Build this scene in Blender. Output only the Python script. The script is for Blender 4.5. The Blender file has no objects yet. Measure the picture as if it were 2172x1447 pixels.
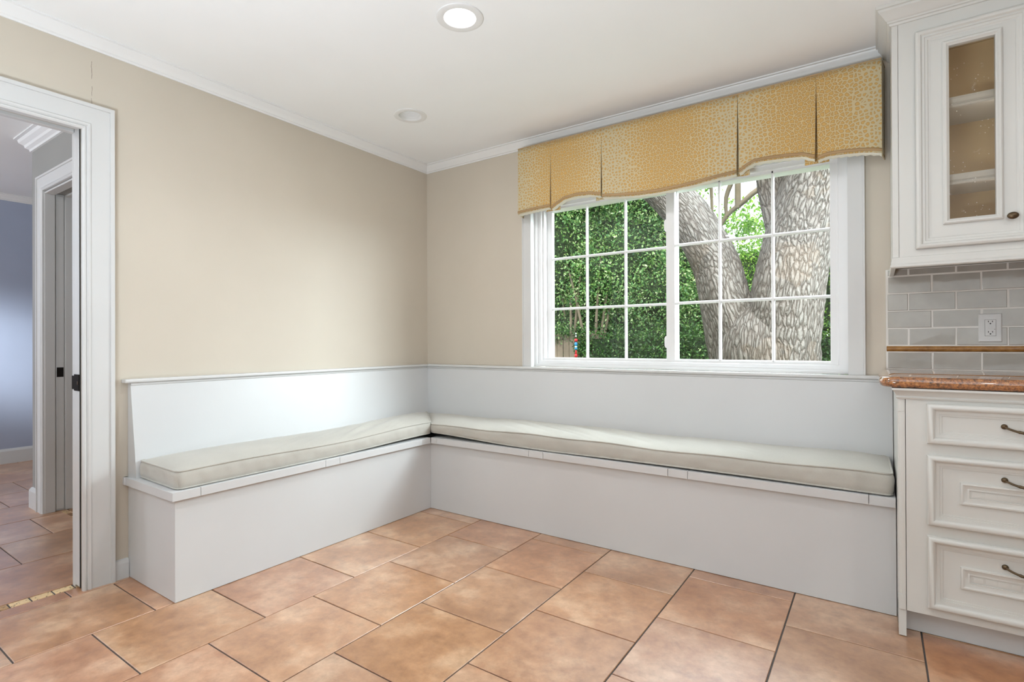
import bpy, bmesh, math, random
import numpy as np
from mathutils import Vector, Matrix
S = bpy.context.scene
C = S.collection
PI = math.pi
rad = math.radians

# ---------------------------------------------------------------- camera
def cam_basis(yaw, pitch, roll):
    f = Vector((-math.sin(yaw)*math.cos(pitch), math.cos(yaw)*math.cos(pitch), math.sin(pitch)))
    r = Vector((math.cos(yaw), math.sin(yaw), 0)); u = r.cross(f)
    return r*math.cos(roll)+u*math.sin(roll), u*math.cos(roll)-r*math.sin(roll), f
cd = bpy.data.cameras.new('camera'); cam = bpy.data.objects.new('camera', cd); C.objects.link(cam)
r_, u_, f_ = cam_basis(0.60071, 0.00309, -0.0041)
M = Matrix((r_, u_, -f_)).transposed().to_4x4(); M.translation = (2.7991, -2.9540, 1.05)
cam.matrix_world = M
cd.sensor_width = 36; cd.lens = 36*1127.65/2172; cd.clip_start = 0.02
S.camera = cam

# ---------------------------------------------------------------- light and exposure
S.view_settings.view_transform = 'Standard'; S.view_settings.look = 'None'
S.view_settings.gamma = 1; S.view_settings.use_curve_mapping = False
S.view_settings.exposure = 0.17
w = bpy.data.worlds.new('sky'); S.world = w; w.use_nodes = True
bg = w.node_tree.nodes['Background']; bg.inputs[0].default_value = (0.90, 0.95, 1.0, 1); bg.inputs[1].default_value = 2.4
def light(name, kind, loc, aim, power, col, **k):
    d = bpy.data.lights.new(name, kind); d.energy = power; d.color = col
    for a, b in k.items(): setattr(d, a, b)
    o = bpy.data.objects.new(name, d); C.objects.link(o); o.location = loc
    v = Vector(aim)-Vector(loc); o.rotation_euler = v.to_track_quat('-Z', 'Y').to_euler()
    return o
light('sun', 'SUN', (4, -6, 12), (2.0, 3, 0), 4.4, (1, 0.96, 0.88), angle=rad(3))
light('added_window_sky_fill', 'AREA', (2.4, 1.7, 3.4), (1.2, -0.6, 0.9), 160, (0.78, 0.89, 1.0), shape='RECTANGLE', size=3.4, size_y=2.0)  # added panel outside, above the view, standing in for sky light
light('added_side_sky_fill', 'AREA', (4.4, 1.5, 2.7), (0.2, -1.1, 0.9), 510, (0.82, 0.915, 0.98), shape='RECTANGLE', size=2.8, size_y=1.8)  # unseen panel added on the right to cast the left wall's light patch
light('added_rear_fill', 'AREA', (3.6, -5.7, 1.7), (1.6, 0, 1.2), 16, (0.82, 0.92, 1.0), shape='RECTANGLE', size=3.0, size_y=1.5)  # added fill panel behind the camera; the rear wall has no window
light('added_ceiling_fill', 'AREA', (2.0, -3.7, 0.4), (2.0, -3.69, 2.4), 97, (0.765, 0.893, 1.0), shape='DISK', size=0.8)  # added low panel aimed up to brighten the ceiling
light('added_side_room_fill', 'AREA', (-2.5, -4.6, 1.5), (-3.5, -1.5, 0.9), 45, (0.85, 0.92, 1.0), shape='RECTANGLE', size=0.9, size_y=1.3)  # unseen panel added to light the side room; no window is built there
light('added_hall_fill', 'AREA', (-0.75, -3.7, 2.33), (-1.5, -1.9, 0.6), 11, (0.95, 0.97, 1.0), shape='DISK', size=0.3)  # unseen panel added to brighten the hall jambs
light('added_side_room_spot', 'SPOT', (-2.3, -4.0, 1.7), (-3.55, -1.75, 0.98), 700, (0.85, 0.94, 1.0), spot_size=rad(24), spot_blend=0.9, shadow_soft_size=0.2)  # added spot for assumed window light on the blue wall; no window built
LAMPS = [(1.402, -1.282), (3.75, -1.55), (3.3, -3.9), (1.3, -3.9), (5.0, -3.0)]  # first lamp is in view; second is assumed from shadows, the rest added
LAMP_OFF = (0.560, -0.728)

# ---------------------------------------------------------------- materials
def nt(name):
    m = bpy.data.materials.new(name); m.use_nodes = True
    t = m.node_tree; b = t.nodes['Principled BSDF']
    return m, t, b
def N(t, typ, **k):
    n = t.nodes.new(typ)
    for a, b in k.items():
        if a == 'inp':
            for i, v in b.items(): n.inputs[i].default_value = v
        else: setattr(n, a, b)
    return n
def L(t, a, b): t.links.new(a, b)
def coords(t, scale=(1, 1, 1), kind='Object', rot=(0, 0, 0)):
    tc = N(t, 'ShaderNodeTexCoord'); mp = N(t, 'ShaderNodeMapping'); mp.inputs['Scale'].default_value = scale
    mp.inputs['Rotation'].default_value = rot
    L(t, tc.outputs[kind], mp.inputs[0]); return mp.outputs[0]
def ramp(t, fac, stops):
    r = N(t, 'ShaderNodeValToRGB'); e = r.color_ramp.elements
    e[0].position, e[0].color = stops[0][0], (*stops[0][1], 1); e[1].position, e[1].color = stops[-1][0], (*stops[-1][1], 1)
    for p, c in stops[1:-1]:
        x = e.new(p); x.color = (*c, 1)
    L(t, fac, r.inputs[0]); return r.outputs[0]
def mth(t, op, a, b=None, clamp=False, c=None):
    n = N(t, 'ShaderNodeMath', operation=op, use_clamp=clamp)
    for i, v in enumerate((a, b, c)):
        if v is None: continue
        if isinstance(v, (int, float)): n.inputs[i].default_value = v
        else: L(t, v, n.inputs[i])
    return n.outputs[0]
def mixc(t, fac, a, b, mode='MIX'):
    n = N(t, 'ShaderNodeMix', data_type='RGBA', blend_type=mode)
    for i, v in ((0, fac), (6, a), (7, b)):
        if isinstance(v, (int, float)): n.inputs[i].default_value = v
        elif isinstance(v, tuple): n.inputs[i].default_value = (*v, 1)
        else: L(t, v, n.inputs[i])
    return n.outputs[2]
def bump(t, b, h, strength=0.3, dist=0.002):
    n = N(t, 'ShaderNodeBump', inp={'Strength': strength, 'Distance': dist}); L(t, h, n.inputs['Height']); L(t, n.outputs[0], b.inputs['Normal']); return n
def noise(t, vec, scale, detail=3, rough=0.5):
    n = N(t, 'ShaderNodeTexNoise', inp={'Scale': scale, 'Detail': detail, 'Roughness': rough}); L(t, vec, n.inputs['Vector']); return n
def paint(name, col, rough=0.5, var=0.03, bscale=250, bst=0.08):
    m, t, b = nt(name); v = coords(t)
    n = noise(t, v, 3.0, 4)
    c0 = tuple(x*(1-var) for x in col); c1 = tuple(min(1, x*(1+var)) for x in col)
    L(t, ramp(t, n.outputs[0], [(0.3, c0), (0.7, c1)]), b.inputs['Base Color'])
    b.inputs['Roughness'].default_value = rough
    bump(t, b, noise(t, v, bscale, 2).outputs[0], bst, 0.001)
    return m
def plain(name, col, rough=0.5, metal=0.0, spec=None):
    m, t, b = nt(name); v = coords(t)
    n = noise(t, v, 60, 3)
    L(t, ramp(t, n.outputs[0], [(0.3, tuple(x*0.93 for x in col)), (0.7, tuple(min(1, x*1.05) for x in col))]), b.inputs['Base Color'])
    b.inputs['Roughness'].default_value = rough; b.inputs['Metallic'].default_value = metal
    return m
def make_wall():
    m, t, b = nt('beige_wall'); v = coords(t)
    n = noise(t, v, 2.2, 4)
    base = ramp(t, n.outputs[0], [(0.3, (0.57, 0.512, 0.425)), (0.7, (0.60, 0.54, 0.45))])
    sx = N(t, 'ShaderNodeSeparateXYZ'); L(t, v, sx.inputs[0])
    w1 = noise(t, v, 30, 4); off = mth(t, 'MULTIPLY', mth(t, 'SUBTRACT', w1.outputs[0], 0.5), 0.010)
    d = mth(t, 'ABSOLUTE', mth(t, 'ADD', mth(t, 'ADD', sx.outputs[1], 2.083), off))
    line = mth(t, 'LESS_THAN', d, 0.0006)
    gap = mth(t, 'GREATER_THAN', noise(t, v, 14, 3).outputs[0], 0.53)
    up = mth(t, 'GREATER_THAN', sx.outputs[2], 2.08)
    only = mth(t, 'LESS_THAN', mth(t, 'ABSOLUTE', sx.outputs[0]), 0.01)
    mask = mth(t, 'MULTIPLY', mth(t, 'MULTIPLY', line, gap), mth(t, 'MULTIPLY', up, only))
    L(t, mixc(t, mask, base, (0.16, 0.12, 0.08)), b.inputs['Base Color'])
    b.inputs['Roughness'].default_value = 0.55
    bump(t, b, noise(t, v, 260, 2).outputs[0], 0.06, 0.001)
    return m
M_wall = make_wall()
M_white = paint('white_gloss_paint', (0.63, 0.63, 0.62), 0.32, 0.015)
M_crown = paint('crown_paint', (0.80, 0.80, 0.79), 0.4, 0.01)
M_bench = paint('bench_paint', (0.62, 0.625, 0.625), 0.36, 0.015)
M_cab = paint('cabinet_paint', (0.65, 0.645, 0.61), 0.30, 0.015)
M_ceil = paint('ceiling_paint', (0.88, 0.89, 0.89), 0.9, 0.01)
M_vinyl = paint('window_vinyl', (0.80, 0.80, 0.80), 0.35, 0.01)
M_gray = paint('grey_wall', (0.30, 0.295, 0.275), 0.6, 0.03)
M_blue = paint('blue_wall', (0.37, 0.41, 0.52), 0.6, 0.03)
M_black = plain('dark_bronze', (0.012, 0.009, 0.008), 0.75, 0.0); M_black.node_tree.nodes['Principled BSDF'].inputs['Specular IOR Level'].default_value = 0.15
M_brass = plain('antique_brass', (0.12, 0.085, 0.05), 0.38, 0.85)
M_tan = paint('cabinet_interior', (0.56, 0.43, 0.255), 0.6, 0.10)
M_dark = plain('gap_shade', (0.02, 0.018, 0.015), 0.8)  # near-black colour that paints the shade of narrow gaps
M_trimring = paint('lamp_trim', (0.78, 0.78, 0.77), 0.5, 0.01)

def make_emit(name, col, st):
    m, t, b = nt(name); b.inputs['Base Color'].default_value = (0.9, 0.9, 0.9, 1)
    b.inputs['Emission Color'].default_value = (*col, 1); b.inputs['Emission Strength'].default_value = st; return m
M_lamp = make_emit('lamp_glow', (1, 0.98, 0.94), 14)
def front_fresnel(t, ior):
    fr = N(t, 'ShaderNodeFresnel', inp={0: ior}); ge = N(t, 'ShaderNodeNewGeometry')
    return mth(t, 'MULTIPLY', fr.outputs[0], mth(t, 'SUBTRACT', 1.0, ge.outputs['Backfacing']))
def make_glass():
    m, t, b = nt('clear_glass'); t.nodes.remove(b)
    out = [n for n in t.nodes if n.type == 'OUTPUT_MATERIAL'][0]
    tr = N(t, 'ShaderNodeBsdfTransparent', inp={0: (0.97, 0.985, 0.975, 1)}); gl = N(t, 'ShaderNodeBsdfGlossy', inp={'Roughness': 0.0})
    fr = front_fresnel(t, 1.5); mx = N(t, 'ShaderNodeMixShader')
    L(t, fr, mx.inputs[0]); L(t, tr.outputs[0], mx.inputs[1]); L(t, gl.outputs[0], mx.inputs[2]); L(t, mx.outputs[0], out.inputs[0])
    return m
M_glass = make_glass()
def make_seeded():
    m, t, b = nt('seeded_glass'); t.nodes.remove(b)
    out = [n for n in t.nodes if n.type == 'OUTPUT_MATERIAL'][0]; v = coords(t)
    tr = N(t, 'ShaderNodeBsdfTransparent', inp={0: (0.90, 0.88, 0.84, 1)}); gl = N(t, 'ShaderNodeBsdfGlossy', inp={'Roughness': 0.02})
    df = N(t, 'ShaderNodeBsdfDiffuse', inp={0: (0.9, 0.88, 0.84, 1)})
    fr = front_fresnel(t, 1.5); mx = N(t, 'ShaderNodeMixShader'); mx2 = N(t, 'ShaderNodeMixShader')
    vo = N(t, 'ShaderNodeTexVoronoi', inp={'Scale': 70.0}); L(t, v, vo.inputs['Vector'])
    nz = noise(t, v, 12, 2)
    spot = mth(t, 'MULTIPLY', mth(t, 'LESS_THAN', vo.outputs['Distance'], 0.09), mth(t, 'GREATER_THAN', nz.outputs[0], 0.52))
    haze = mth(t, 'MULTIPLY', mth(t, 'GREATER_THAN', noise(t, v, 22, 5, 0.7).outputs[0], 0.64), 0.07)
    L(t, fr, mx.inputs[0]); L(t, tr.outputs[0], mx.inputs[1]); L(t, gl.outputs[0], mx.inputs[2])
    L(t, mth(t, 'MAXIMUM', spot, haze), mx2.inputs[0]); L(t, mx.outputs[0], mx2.inputs[1]); L(t, df.outputs[0], mx2.inputs[2])
    L(t, mx2.outputs[0], out.inputs[0]); return m
M_seeded = make_seeded()

def make_floor_tile():
    m, t, b = nt('terracotta_tile'); v = coords(t)
    at = N(t, 'ShaderNodeAttribute', attribute_name='tone', attribute_type='GEOMETRY')
    sp = N(t, 'ShaderNodeSeparateColor'); L(t, at.outputs['Color'], sp.inputs[0])
    off = N(t, 'ShaderNodeVectorMath', operation='ADD'); sc = N(t, 'ShaderNodeVectorMath', operation='SCALE'); sc.inputs['Scale'].default_value = 7
    L(t, at.outputs['Color'], sc.inputs[0]); L(t, v, off.inputs[0]); L(t, sc.outputs[0], off.inputs[1]); vv = off.outputs[0]
    n1 = noise(t, vv, 4.5, 6, 0.62); n2 = noise(t, vv, 19, 6, 0.7)
    c1 = ramp(t, n1.outputs[0], [(0.32, (0.33, 0.140, 0.058)), (0.50, (0.44, 0.215, 0.110)), (0.66, (0.58, 0.355, 0.22))])
    c2 = mixc(t, 1.0, c1, ramp(t, n2.outputs[0], [(0.30, (0.74, 0.68, 0.64)), (0.48, (0.98, 0.97, 0.96)), (0.72, (1.22, 1.26, 1.30))]), 'MULTIPLY')
    hsv = N(t, 'ShaderNodeHueSaturation'); L(t, c2, hsv.inputs['Color'])
    L(t, mth(t, 'ADD', mth(t, 'MULTIPLY', sp.outputs[0], 0.16), 1.0), hsv.inputs['Value'])
    L(t, mth(t, 'ADD', mth(t, 'MULTIPLY', sp.outputs[1], 0.14), 0.93), hsv.inputs['Saturation'])
    L(t, mth(t, 'ADD', mth(t, 'MULTIPLY', sp.outputs[2], 0.008), 0.499), hsv.inputs['Hue'])
    L(t, hsv.outputs[0], b.inputs['Base Color'])
    L(t, mth(t, 'ADD', mth(t, 'MULTIPLY', n2.outputs[0], 0.22), 0.24), b.inputs['Roughness'])
    b.inputs['Specular IOR Level'].default_value = 1.0; b.inputs['Coat Weight'].default_value = 1.0; b.inputs['Coat Roughness'].default_value = 0.38
    bump(t, b, mth(t, 'ADD', mth(t, 'MULTIPLY', n1.outputs[0], 0.9), mth(t, 'MULTIPLY', n2.outputs[0], 0.35)), 0.35, 0.004)
    return m
M_tile = make_floor_tile()
M_grout = paint('dark_grout', (0.085, 0.078, 0.075), 0.9, 0.2)
def make_mosaic():
    m, t, b = nt('travertine_mosaic'); v = coords(t)
    at = N(t, 'ShaderNodeAttribute', attribute_name='tone', attribute_type='GEOMETRY')
    sp = N(t, 'ShaderNodeSeparateColor'); L(t, at.outputs['Color'], sp.inputs[0])
    base = ramp(t, sp.outputs[0], [(0.0, (0.25, 0.12, 0.06)), (0.35, (0.42, 0.24, 0.11)), (0.9, (0.85, 0.62, 0.34))])
    n = noise(t, v, 70, 5, 0.7)
    L(t, mixc(t, mth(t, 'MULTIPLY', mth(t, 'LESS_THAN', n.outputs[0], 0.42), 0.8), base, (0.10, 0.05, 0.02)), b.inputs['Base Color'])
    b.inputs['Roughness'].default_value = 0.45; bump(t, b, n.outputs[0], 0.5, 0.003); return m
M_mosaic = make_mosaic()
def make_splash():
    m, t, b = nt('glazed_subway_tile'); v = coords(t)
    at = N(t, 'ShaderNodeAttribute', attribute_name='tone', attribute_type='GEOMETRY')
    sp = N(t, 'ShaderNodeSeparateColor'); L(t, at.outputs['Color'], sp.inputs[0])
    n = noise(t, v, 14, 4)
    a = ramp(t, n.outputs[0], [(0.3, (0.37, 0.355, 0.32)), (0.7, (0.42, 0.405, 0.37))])
    hsv = N(t, 'ShaderNodeHueSaturation'); L(t, a, hsv.inputs['Color']); L(t, mth(t, 'ADD', mth(t, 'MULTIPLY', sp.outputs[0], 0.14), 0.93), hsv.inputs['Value'])
    L(t, hsv.outputs[0], b.inputs['Base Color']); b.inputs['Roughness'].default_value = 0.12; b.inputs['Coat Weight'].default_value = 0.5
    b.inputs['Coat Roughness'].default_value = 0.05
    bump(t, b, noise(t, v, 22, 2).outputs[0], 0.35, 0.0025); return m
M_splash = make_splash()
M_splashgrout = paint('light_grout', (0.74, 0.72, 0.68), 0.85, 0.05)
def make_pencil():
    m, t, b = nt('amber_pencil_tile'); v = coords(t)
    n = noise(t, v, 35, 5, 0.65)
    L(t, ramp(t, n.outputs[0], [(0.3, (0.20, 0.085, 0.018)), (0.55, (0.36, 0.175, 0.045)), (0.75, (0.46, 0.27, 0.09))]), b.inputs['Base Color'])
    b.inputs['Roughness'].default_value = 0.3; return m
M_pencil = make_pencil()
def make_granite():
    m, t, b = nt('polished_granite'); v = coords(t)
    vo = N(t, 'ShaderNodeTexVoronoi', inp={'Scale': 130.0}); L(t, v, vo.inputs['Vector'])
    n = noise(t, v, 95, 6, 0.8); n2 = noise(t, v, 11, 3)
    c = ramp(t, n.outputs[0], [(0.38, (0.02, 0.01, 0.006)), (0.45, (0.20, 0.075, 0.028)), (0.56, (0.46, 0.17, 0.045)), (0.70, (0.62, 0.33, 0.12))])
    c = mixc(t, mth(t, 'MULTIPLY', n2.outputs[0], 0.35), c, ramp(t, vo.outputs['Color'], [(0, (0.12, 0.04, 0.02)), (1, (0.6, 0.32, 0.15))]))
    L(t, c, b.inputs['Base Color']); b.inputs['Roughness'].default_value = 0.06; b.inputs['Specular IOR Level'].default_value = 0.5
    b.inputs['Coat Weight'].default_value = 1.0; b.inputs['Coat Roughness'].default_value = 0.02; b.inputs['Coat IOR'].default_value = 1.7; return m
M_granite = make_granite()
def make_leopard():
    m, t, b = nt('leopard_print_fabric'); tc = N(t, 'ShaderNodeTexCoord')
    sx = N(t, 'ShaderNodeSeparateXYZ'); L(t, tc.outputs['Object'], sx.inputs[0])
    xx = mth(t, 'ADD', sx.outputs[0], sx.outputs[1])
    cb = N(t, 'ShaderNodeCombineXYZ'); L(t, xx, cb.inputs[0]); L(t, sx.outputs[2], cb.inputs[1])
    nz = noise(t, cb.outputs[0], 70, 2); d = N(t, 'ShaderNodeVectorMath', operation='SCALE'); d.inputs['Scale'].default_value = 0.009
    L(t, nz.outputs['Color'], d.inputs[0]); ad = N(t, 'ShaderNodeVectorMath', operation='ADD'); L(t, cb.outputs[0], ad.inputs[0]); L(t, d.outputs[0], ad.inputs[1])
    vo = N(t, 'ShaderNodeTexVoronoi', feature='DISTANCE_TO_EDGE', voronoi_dimensions='2D', inp={'Scale': 54.0, 'Randomness': 0.85}); L(t, ad.outputs[0], vo.inputs['Vector'])
    band = mth(t, 'ADD', mth(t, 'MULTIPLY', mth(t, 'COSINE', mth(t, 'MULTIPLY', mth(t, 'SUBTRACT', xx, 1.44), 2*PI/0.65)), 0.5), 0.5)
    band = mth(t, 'POWER', band, 1.3)
    thr = mth(t, 'ADD', mth(t, 'MULTIPLY', band, 0.12), 0.075)
    de = vo.outputs['Distance']
    vf = N(t, 'ShaderNodeTexVoronoi', feature='F1', voronoi_dimensions='2D', inp={'Scale': 54.0, 'Randomness': 0.85}); L(t, ad.outputs[0], vf.inputs['Vector'])
    rel = mth(t, 'SMOOTH_MIN', mth(t, 'SUBTRACT', de, thr), mth(t, 'SUBTRACT', mth(t, 'SUBTRACT', 0.82, mth(t, 'MULTIPLY', band, 0.43)), vf.outputs['Distance']), c=0.08)
    inn = mth(t, 'MULTIPLY', rel, 22.0, clamp=True)
    core = mth(t, 'MULTIPLY', mth(t, 'SUBTRACT', rel, mth(t, 'SUBTRACT', 0.10, mth(t, 'MULTIPLY', band, 0.05))), 14.0, clamp=True)
    cream = mixc(t, band, (0.60, 0.46, 0.23), (0.53, 0.45, 0.28))
    spot = mixc(t, core, (0.37, 0.215, 0.068), (0.57, 0.35, 0.11))
    L(t, mixc(t, inn, cream, spot), b.inputs['Base Color'])
    b.inputs['Roughness'].default_value = 0.85; b.inputs['Sheen Weight'].default_value = 0.2
    v = coords(t); bump(t, b, noise(t, v, 900, 1).outputs[0], 0.15, 0.0006); return m
M_leopard = make_leopard()
M_braid = paint('tan_braid', (0.38, 0.25, 0.125), 0.85, 0.12, 500, 0.5)
M_lining = paint('cream_lining', (0.72, 0.68, 0.58), 0.9, 0.06, 500, 0.3)
M_cord = paint('gold_cord', (0.45, 0.31, 0.16), 0.8, 0.1, 500, 0.4)
def make_fabric(name, col):
    m, t, b = nt(name); v = coords(t)
    n = noise(t, v, 6, 4); a = tuple(x*0.94 for x in col); c = tuple(x*1.04 for x in col)
    wv = N(t, 'ShaderNodeTexWave', inp={'Scale': 130.0, 'Distortion': 2.5, 'Detail': 2.0, 'Detail Scale': 3.0}, bands_direction='DIAGONAL'); L(t, v, wv.inputs['Vector'])
    n2 = noise(t, v, 420, 2)
    col1 = ramp(t, n.outputs[0], [(0.3, a), (0.7, c)])
    fine = mth(t, 'ADD', mth(t, 'MULTIPLY', n2.outputs[0], 0.6), mth(t, 'MULTIPLY', wv.outputs[1], 0.3))
    L(t, mixc(t, 0.16, col1, ramp(t, fine, [(0.3, tuple(x*0.5 for x in col)), (0.6, tuple(min(1, x*1.3) for x in col))])), b.inputs['Base Color'])
    b.inputs['Roughness'].default_value = 0.92; b.inputs['Sheen Weight'].default_value = 0.25
    bump(t, b, fine, 0.35, 0.0012); return m
M_cush = make_fabric('linen_weave', (0.49, 0.47, 0.42))
def make_bark():
    m, t, b = nt('oak_bark'); tc = N(t, 'ShaderNodeTexCoord'); mp = N(t, 'ShaderNodeMapping'); mp.inputs['Scale'].default_value = (1, 0.26, 1)
    L(t, tc.outputs['UV'], mp.inputs[0]); uv = mp.outputs[0]
    nz = noise(t, uv, 9, 5, 0.6); d = N(t, 'ShaderNodeVectorMath', operation='SCALE'); d.inputs['Scale'].default_value = 0.11
    L(t, nz.outputs['Color'], d.inputs[0]); ad = N(t, 'ShaderNodeVectorMath', operation='ADD'); L(t, uv, ad.inputs[0]); L(t, d.outputs[0], ad.inputs[1])
    vo = N(t, 'ShaderNodeTexVoronoi', feature='DISTANCE_TO_EDGE', voronoi_dimensions='2D', inp={'Scale': 34.0}); L(t, ad.outputs[0], vo.inputs['Vector'])
    vc = N(t, 'ShaderNodeTexVoronoi', feature='F1', voronoi_dimensions='2D', inp={'Scale': 34.0}); L(t, ad.outputs[0], vc.inputs['Vector'])
    fine = noise(t, ad.outputs[0], 60, 5, 0.7)
    ob = coords(t); big = noise(t, ob, 1.6, 3)
    h = mth(t, 'ADD', mth(t, 'MULTIPLY', vo.outputs['Distance'], 2.7, clamp=True), mth(t, 'MULTIPLY', mth(t, 'SUBTRACT', fine.outputs[0], 0.22), 0.85))
    c = ramp(t, h, [(0.12, (0.035, 0.026, 0.02)), (0.30, (0.040, 0.030, 0.023)), (0.52, (0.085, 0.072, 0.060)), (1.0, (0.165, 0.150, 0.135))])
    sc = N(t, 'ShaderNodeSeparateColor'); L(t, vc.outputs['Color'], sc.inputs[0])
    c = mixc(t, mth(t, 'MULTIPLY', sc.outputs[0], 0.30), c, (0.13, 0.10, 0.085))
    c = mixc(t, mth(t, 'MULTIPLY', mth(t, 'GREATER_THAN', big.outputs[0], 0.60), 0.3), c, (0.14, 0.10, 0.07))
    L(t, c, b.inputs['Base Color']); b.inputs['Roughness'].default_value = 0.9
    bump(t, b, h, 0.8, 0.022); return m
M_bark = make_bark()
def make_leaf(name, cols, trans=0.35):
    m, t, b = nt(name); out = [n for n in t.nodes if n.type == 'OUTPUT_MATERIAL'][0]
    at = N(t, 'ShaderNodeAttribute', attribute_name='tone', attribute_type='GEOMETRY'); sp = N(t, 'ShaderNodeSeparateColor'); L(t, at.outputs['Color'], sp.inputs[0])
    c = ramp(t, sp.outputs[0], cols); L(t, c, b.inputs['Base Color']); b.inputs['Roughness'].default_value = 0.38
    tr = N(t, 'ShaderNodeBsdfTranslucent'); L(t, mixc(t, 1.0, c, (1.5, 1.5, 0.7), 'MULTIPLY'), tr.inputs[0]); mx = N(t, 'ShaderNodeMixShader', inp={0: trans})
    L(t, b.outputs[0], mx.inputs[1]); L(t, tr.outputs[0], mx.inputs[2]); L(t, mx.outputs[0], out.inputs[0]); return m
M_leaf = make_leaf('glossy_leaves', [(0, (0.02, 0.08, 0.03)), (0.4, (0.13, 0.31, 0.11)), (0.72, (0.36, 0.56, 0.22)), (1, (0.82, 0.88, 0.62))])  # palest tones are leaf highlights put into the colour
M_leafy = make_leaf('sunny_leaves', [(0, (0.08, 0.20, 0.03)), (0.5, (0.20, 0.42, 0.07)), (1, (0.50, 0.68, 0.20))], 0.45)  # sunlight put into the colour: brighter, yellower leaves
M_hedge = make_leaf('hedge_leaves', [(0, (0.01, 0.035, 0.012)), (0.5, (0.04, 0.12, 0.03)), (0.85, (0.13, 0.28, 0.08)), (1, (0.35, 0.5, 0.2))], 0.25)  # lightest tones stand in for highlights on the hedge
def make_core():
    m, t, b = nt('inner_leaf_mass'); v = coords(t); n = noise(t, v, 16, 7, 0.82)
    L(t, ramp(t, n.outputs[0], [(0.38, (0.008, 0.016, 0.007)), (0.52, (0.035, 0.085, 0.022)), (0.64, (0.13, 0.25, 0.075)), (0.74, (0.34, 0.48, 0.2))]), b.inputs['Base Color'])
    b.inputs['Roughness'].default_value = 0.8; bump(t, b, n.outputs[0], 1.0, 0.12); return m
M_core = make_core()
M_wood = paint('weathered_fence_wood', (0.23, 0.18, 0.14), 0.9, 0.3, 40, 0.6)
M_soil = paint('lawn_ground', (0.09, 0.13, 0.04), 0.95, 0.4, 20, 0.8)
M_stem = paint('shrub_bark', (0.17, 0.14, 0.10), 0.9, 0.2, 40, 0.6)
M_red = plain('red_enamel', (0.55, 0.02, 0.03), 0.3); M_bluep = plain('blue_enamel', (0.03, 0.25, 0.50), 0.3); M_wht = plain('white_enamel', (0.75, 0.8, 0.85), 0.3)

# ---------------------------------------------------------------- mesh helpers
class MB:
    def __init__(s): s.v = []; s.f = []
    def add(s, vs, fs):
        o = len(s.v); s.v += [tuple(x) for x in vs]; s.f += [tuple(i+o for i in f) for f in fs]
    def box(s, x0, x1, y0, y1, z0, z1):
        s.add([(x0, y0, z0), (x1, y0, z0), (x1, y1, z0), (x0, y1, z0), (x0, y0, z1), (x1, y0, z1), (x1, y1, z1), (x0, y1, z1)],
              [(0, 3, 2, 1), (4, 5, 6, 7), (0, 1, 5, 4), (1, 2, 6, 5), (2, 3, 7, 6), (3, 0, 4, 7)])
        return s
    def prism(s, poly, a0, a1, put):   # poly: closed 2-D outline; put(a, p, q) -> xyz
        n = len(poly); s.add([put(a0, *p) for p in poly]+[put(a1, *p) for p in poly],
              [tuple(range(n))[::-1], tuple(range(n, 2*n))]+[(i, (i+1) % n, n+(i+1) % n, n+i) for i in range(n)]); return s
    def loops(s, loops, closed=True, cap0=False, cap1=False, ring=False):
        n = len(loops[0]); fs = []
        K = len(loops)
        for k in range(K if ring else K-1):
            a, b = k*n, ((k+1) % K)*n
            for i in range(n if closed else n-1):
                j = (i+1) % n; fs.append((a+i, a+j, b+j, b+i))
        if cap0: fs.append(tuple(range(n))[::-1])
        if cap1: fs.append(tuple(range((K-1)*n, K*n)))
        s.add([p for l in loops for p in l], fs); return s
    def tube(s, pts, rs, n=12, cap=True, ring=False):
        pts = [Vector(p) for p in pts]; K = len(pts); rs = rs if hasattr(rs, '__len__') else [rs]*K
        T = []
        for i in range(K):
            a = pts[(i-1) % K] if (ring or i > 0) else pts[0]; b = pts[(i+1) % K] if (ring or i < K-1) else pts[-1]
            T.append((b-a).normalized())
        up = Vector((0, 0, 1)) if abs(T[0].z) < 0.9 else Vector((1, 0, 0))
        nrm = T[0].cross(up).normalized(); loops = []
        for i in range(K):
            nrm = (nrm-T[i]*nrm.dot(T[i])).normalized(); bn = T[i].cross(nrm)
            loops.append([pts[i]+(nrm*math.cos(2*PI*k/n)+bn*math.sin(2*PI*k/n))*rs[i] for k in range(n)])
        return s.loops(loops, True, cap and not ring, cap and not ring, ring)
    def lathe(s, prof, c, axis='z', n=32, cap0=True, cap1=True):   # prof (r, h)
        lp = []
        for r, h in prof:
            l = []
            for k in range(n):
                a = 2*PI*k/n; p, q = r*math.cos(a), r*math.sin(a)
                l.append((c[0]+p, c[1]+q, c[2]+h) if axis == 'z' else (c[0]+p, c[1]+h, c[2]+q))
            lp.append(l)
        return s.loops(lp, True, cap0, cap1)
    def build(s, name, mat, parent=None, bevel=0, smooth=None, seg=2):
        me = bpy.data.meshes.new(name); me.from_pydata(s.v, [], s.f); me.update()
        bm = bmesh.new(); bm.from_mesh(me); bmesh.ops.recalc_face_normals(bm, faces=bm.faces); bm.to_mesh(me); bm.free()
        me.materials.append(mat); o = bpy.data.objects.new(name, me); C.objects.link(o)
        if parent: o.parent = parent; o.matrix_parent_inverse = Matrix.Translation(-parent.location) if parent.parent is None else parent.matrix_parent_inverse.copy()
        if parent and parent.parent is not None: o.matrix_parent_inverse = Matrix.Identity(4)
        if bevel:
            b = o.modifiers.new('bevel', 'BEVEL'); b.width = bevel; b.segments = seg; b.limit_method = 'ANGLE'; b.angle_limit = rad(35)
            b.harden_normals = False
        if smooth is not None:
            for p in me.polygons: p.use_smooth = True
            try: me.set_sharp_from_angle(angle=rad(smooth))
            except Exception: pass
        return o
def box(*a): return MB().box(*a)
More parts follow.
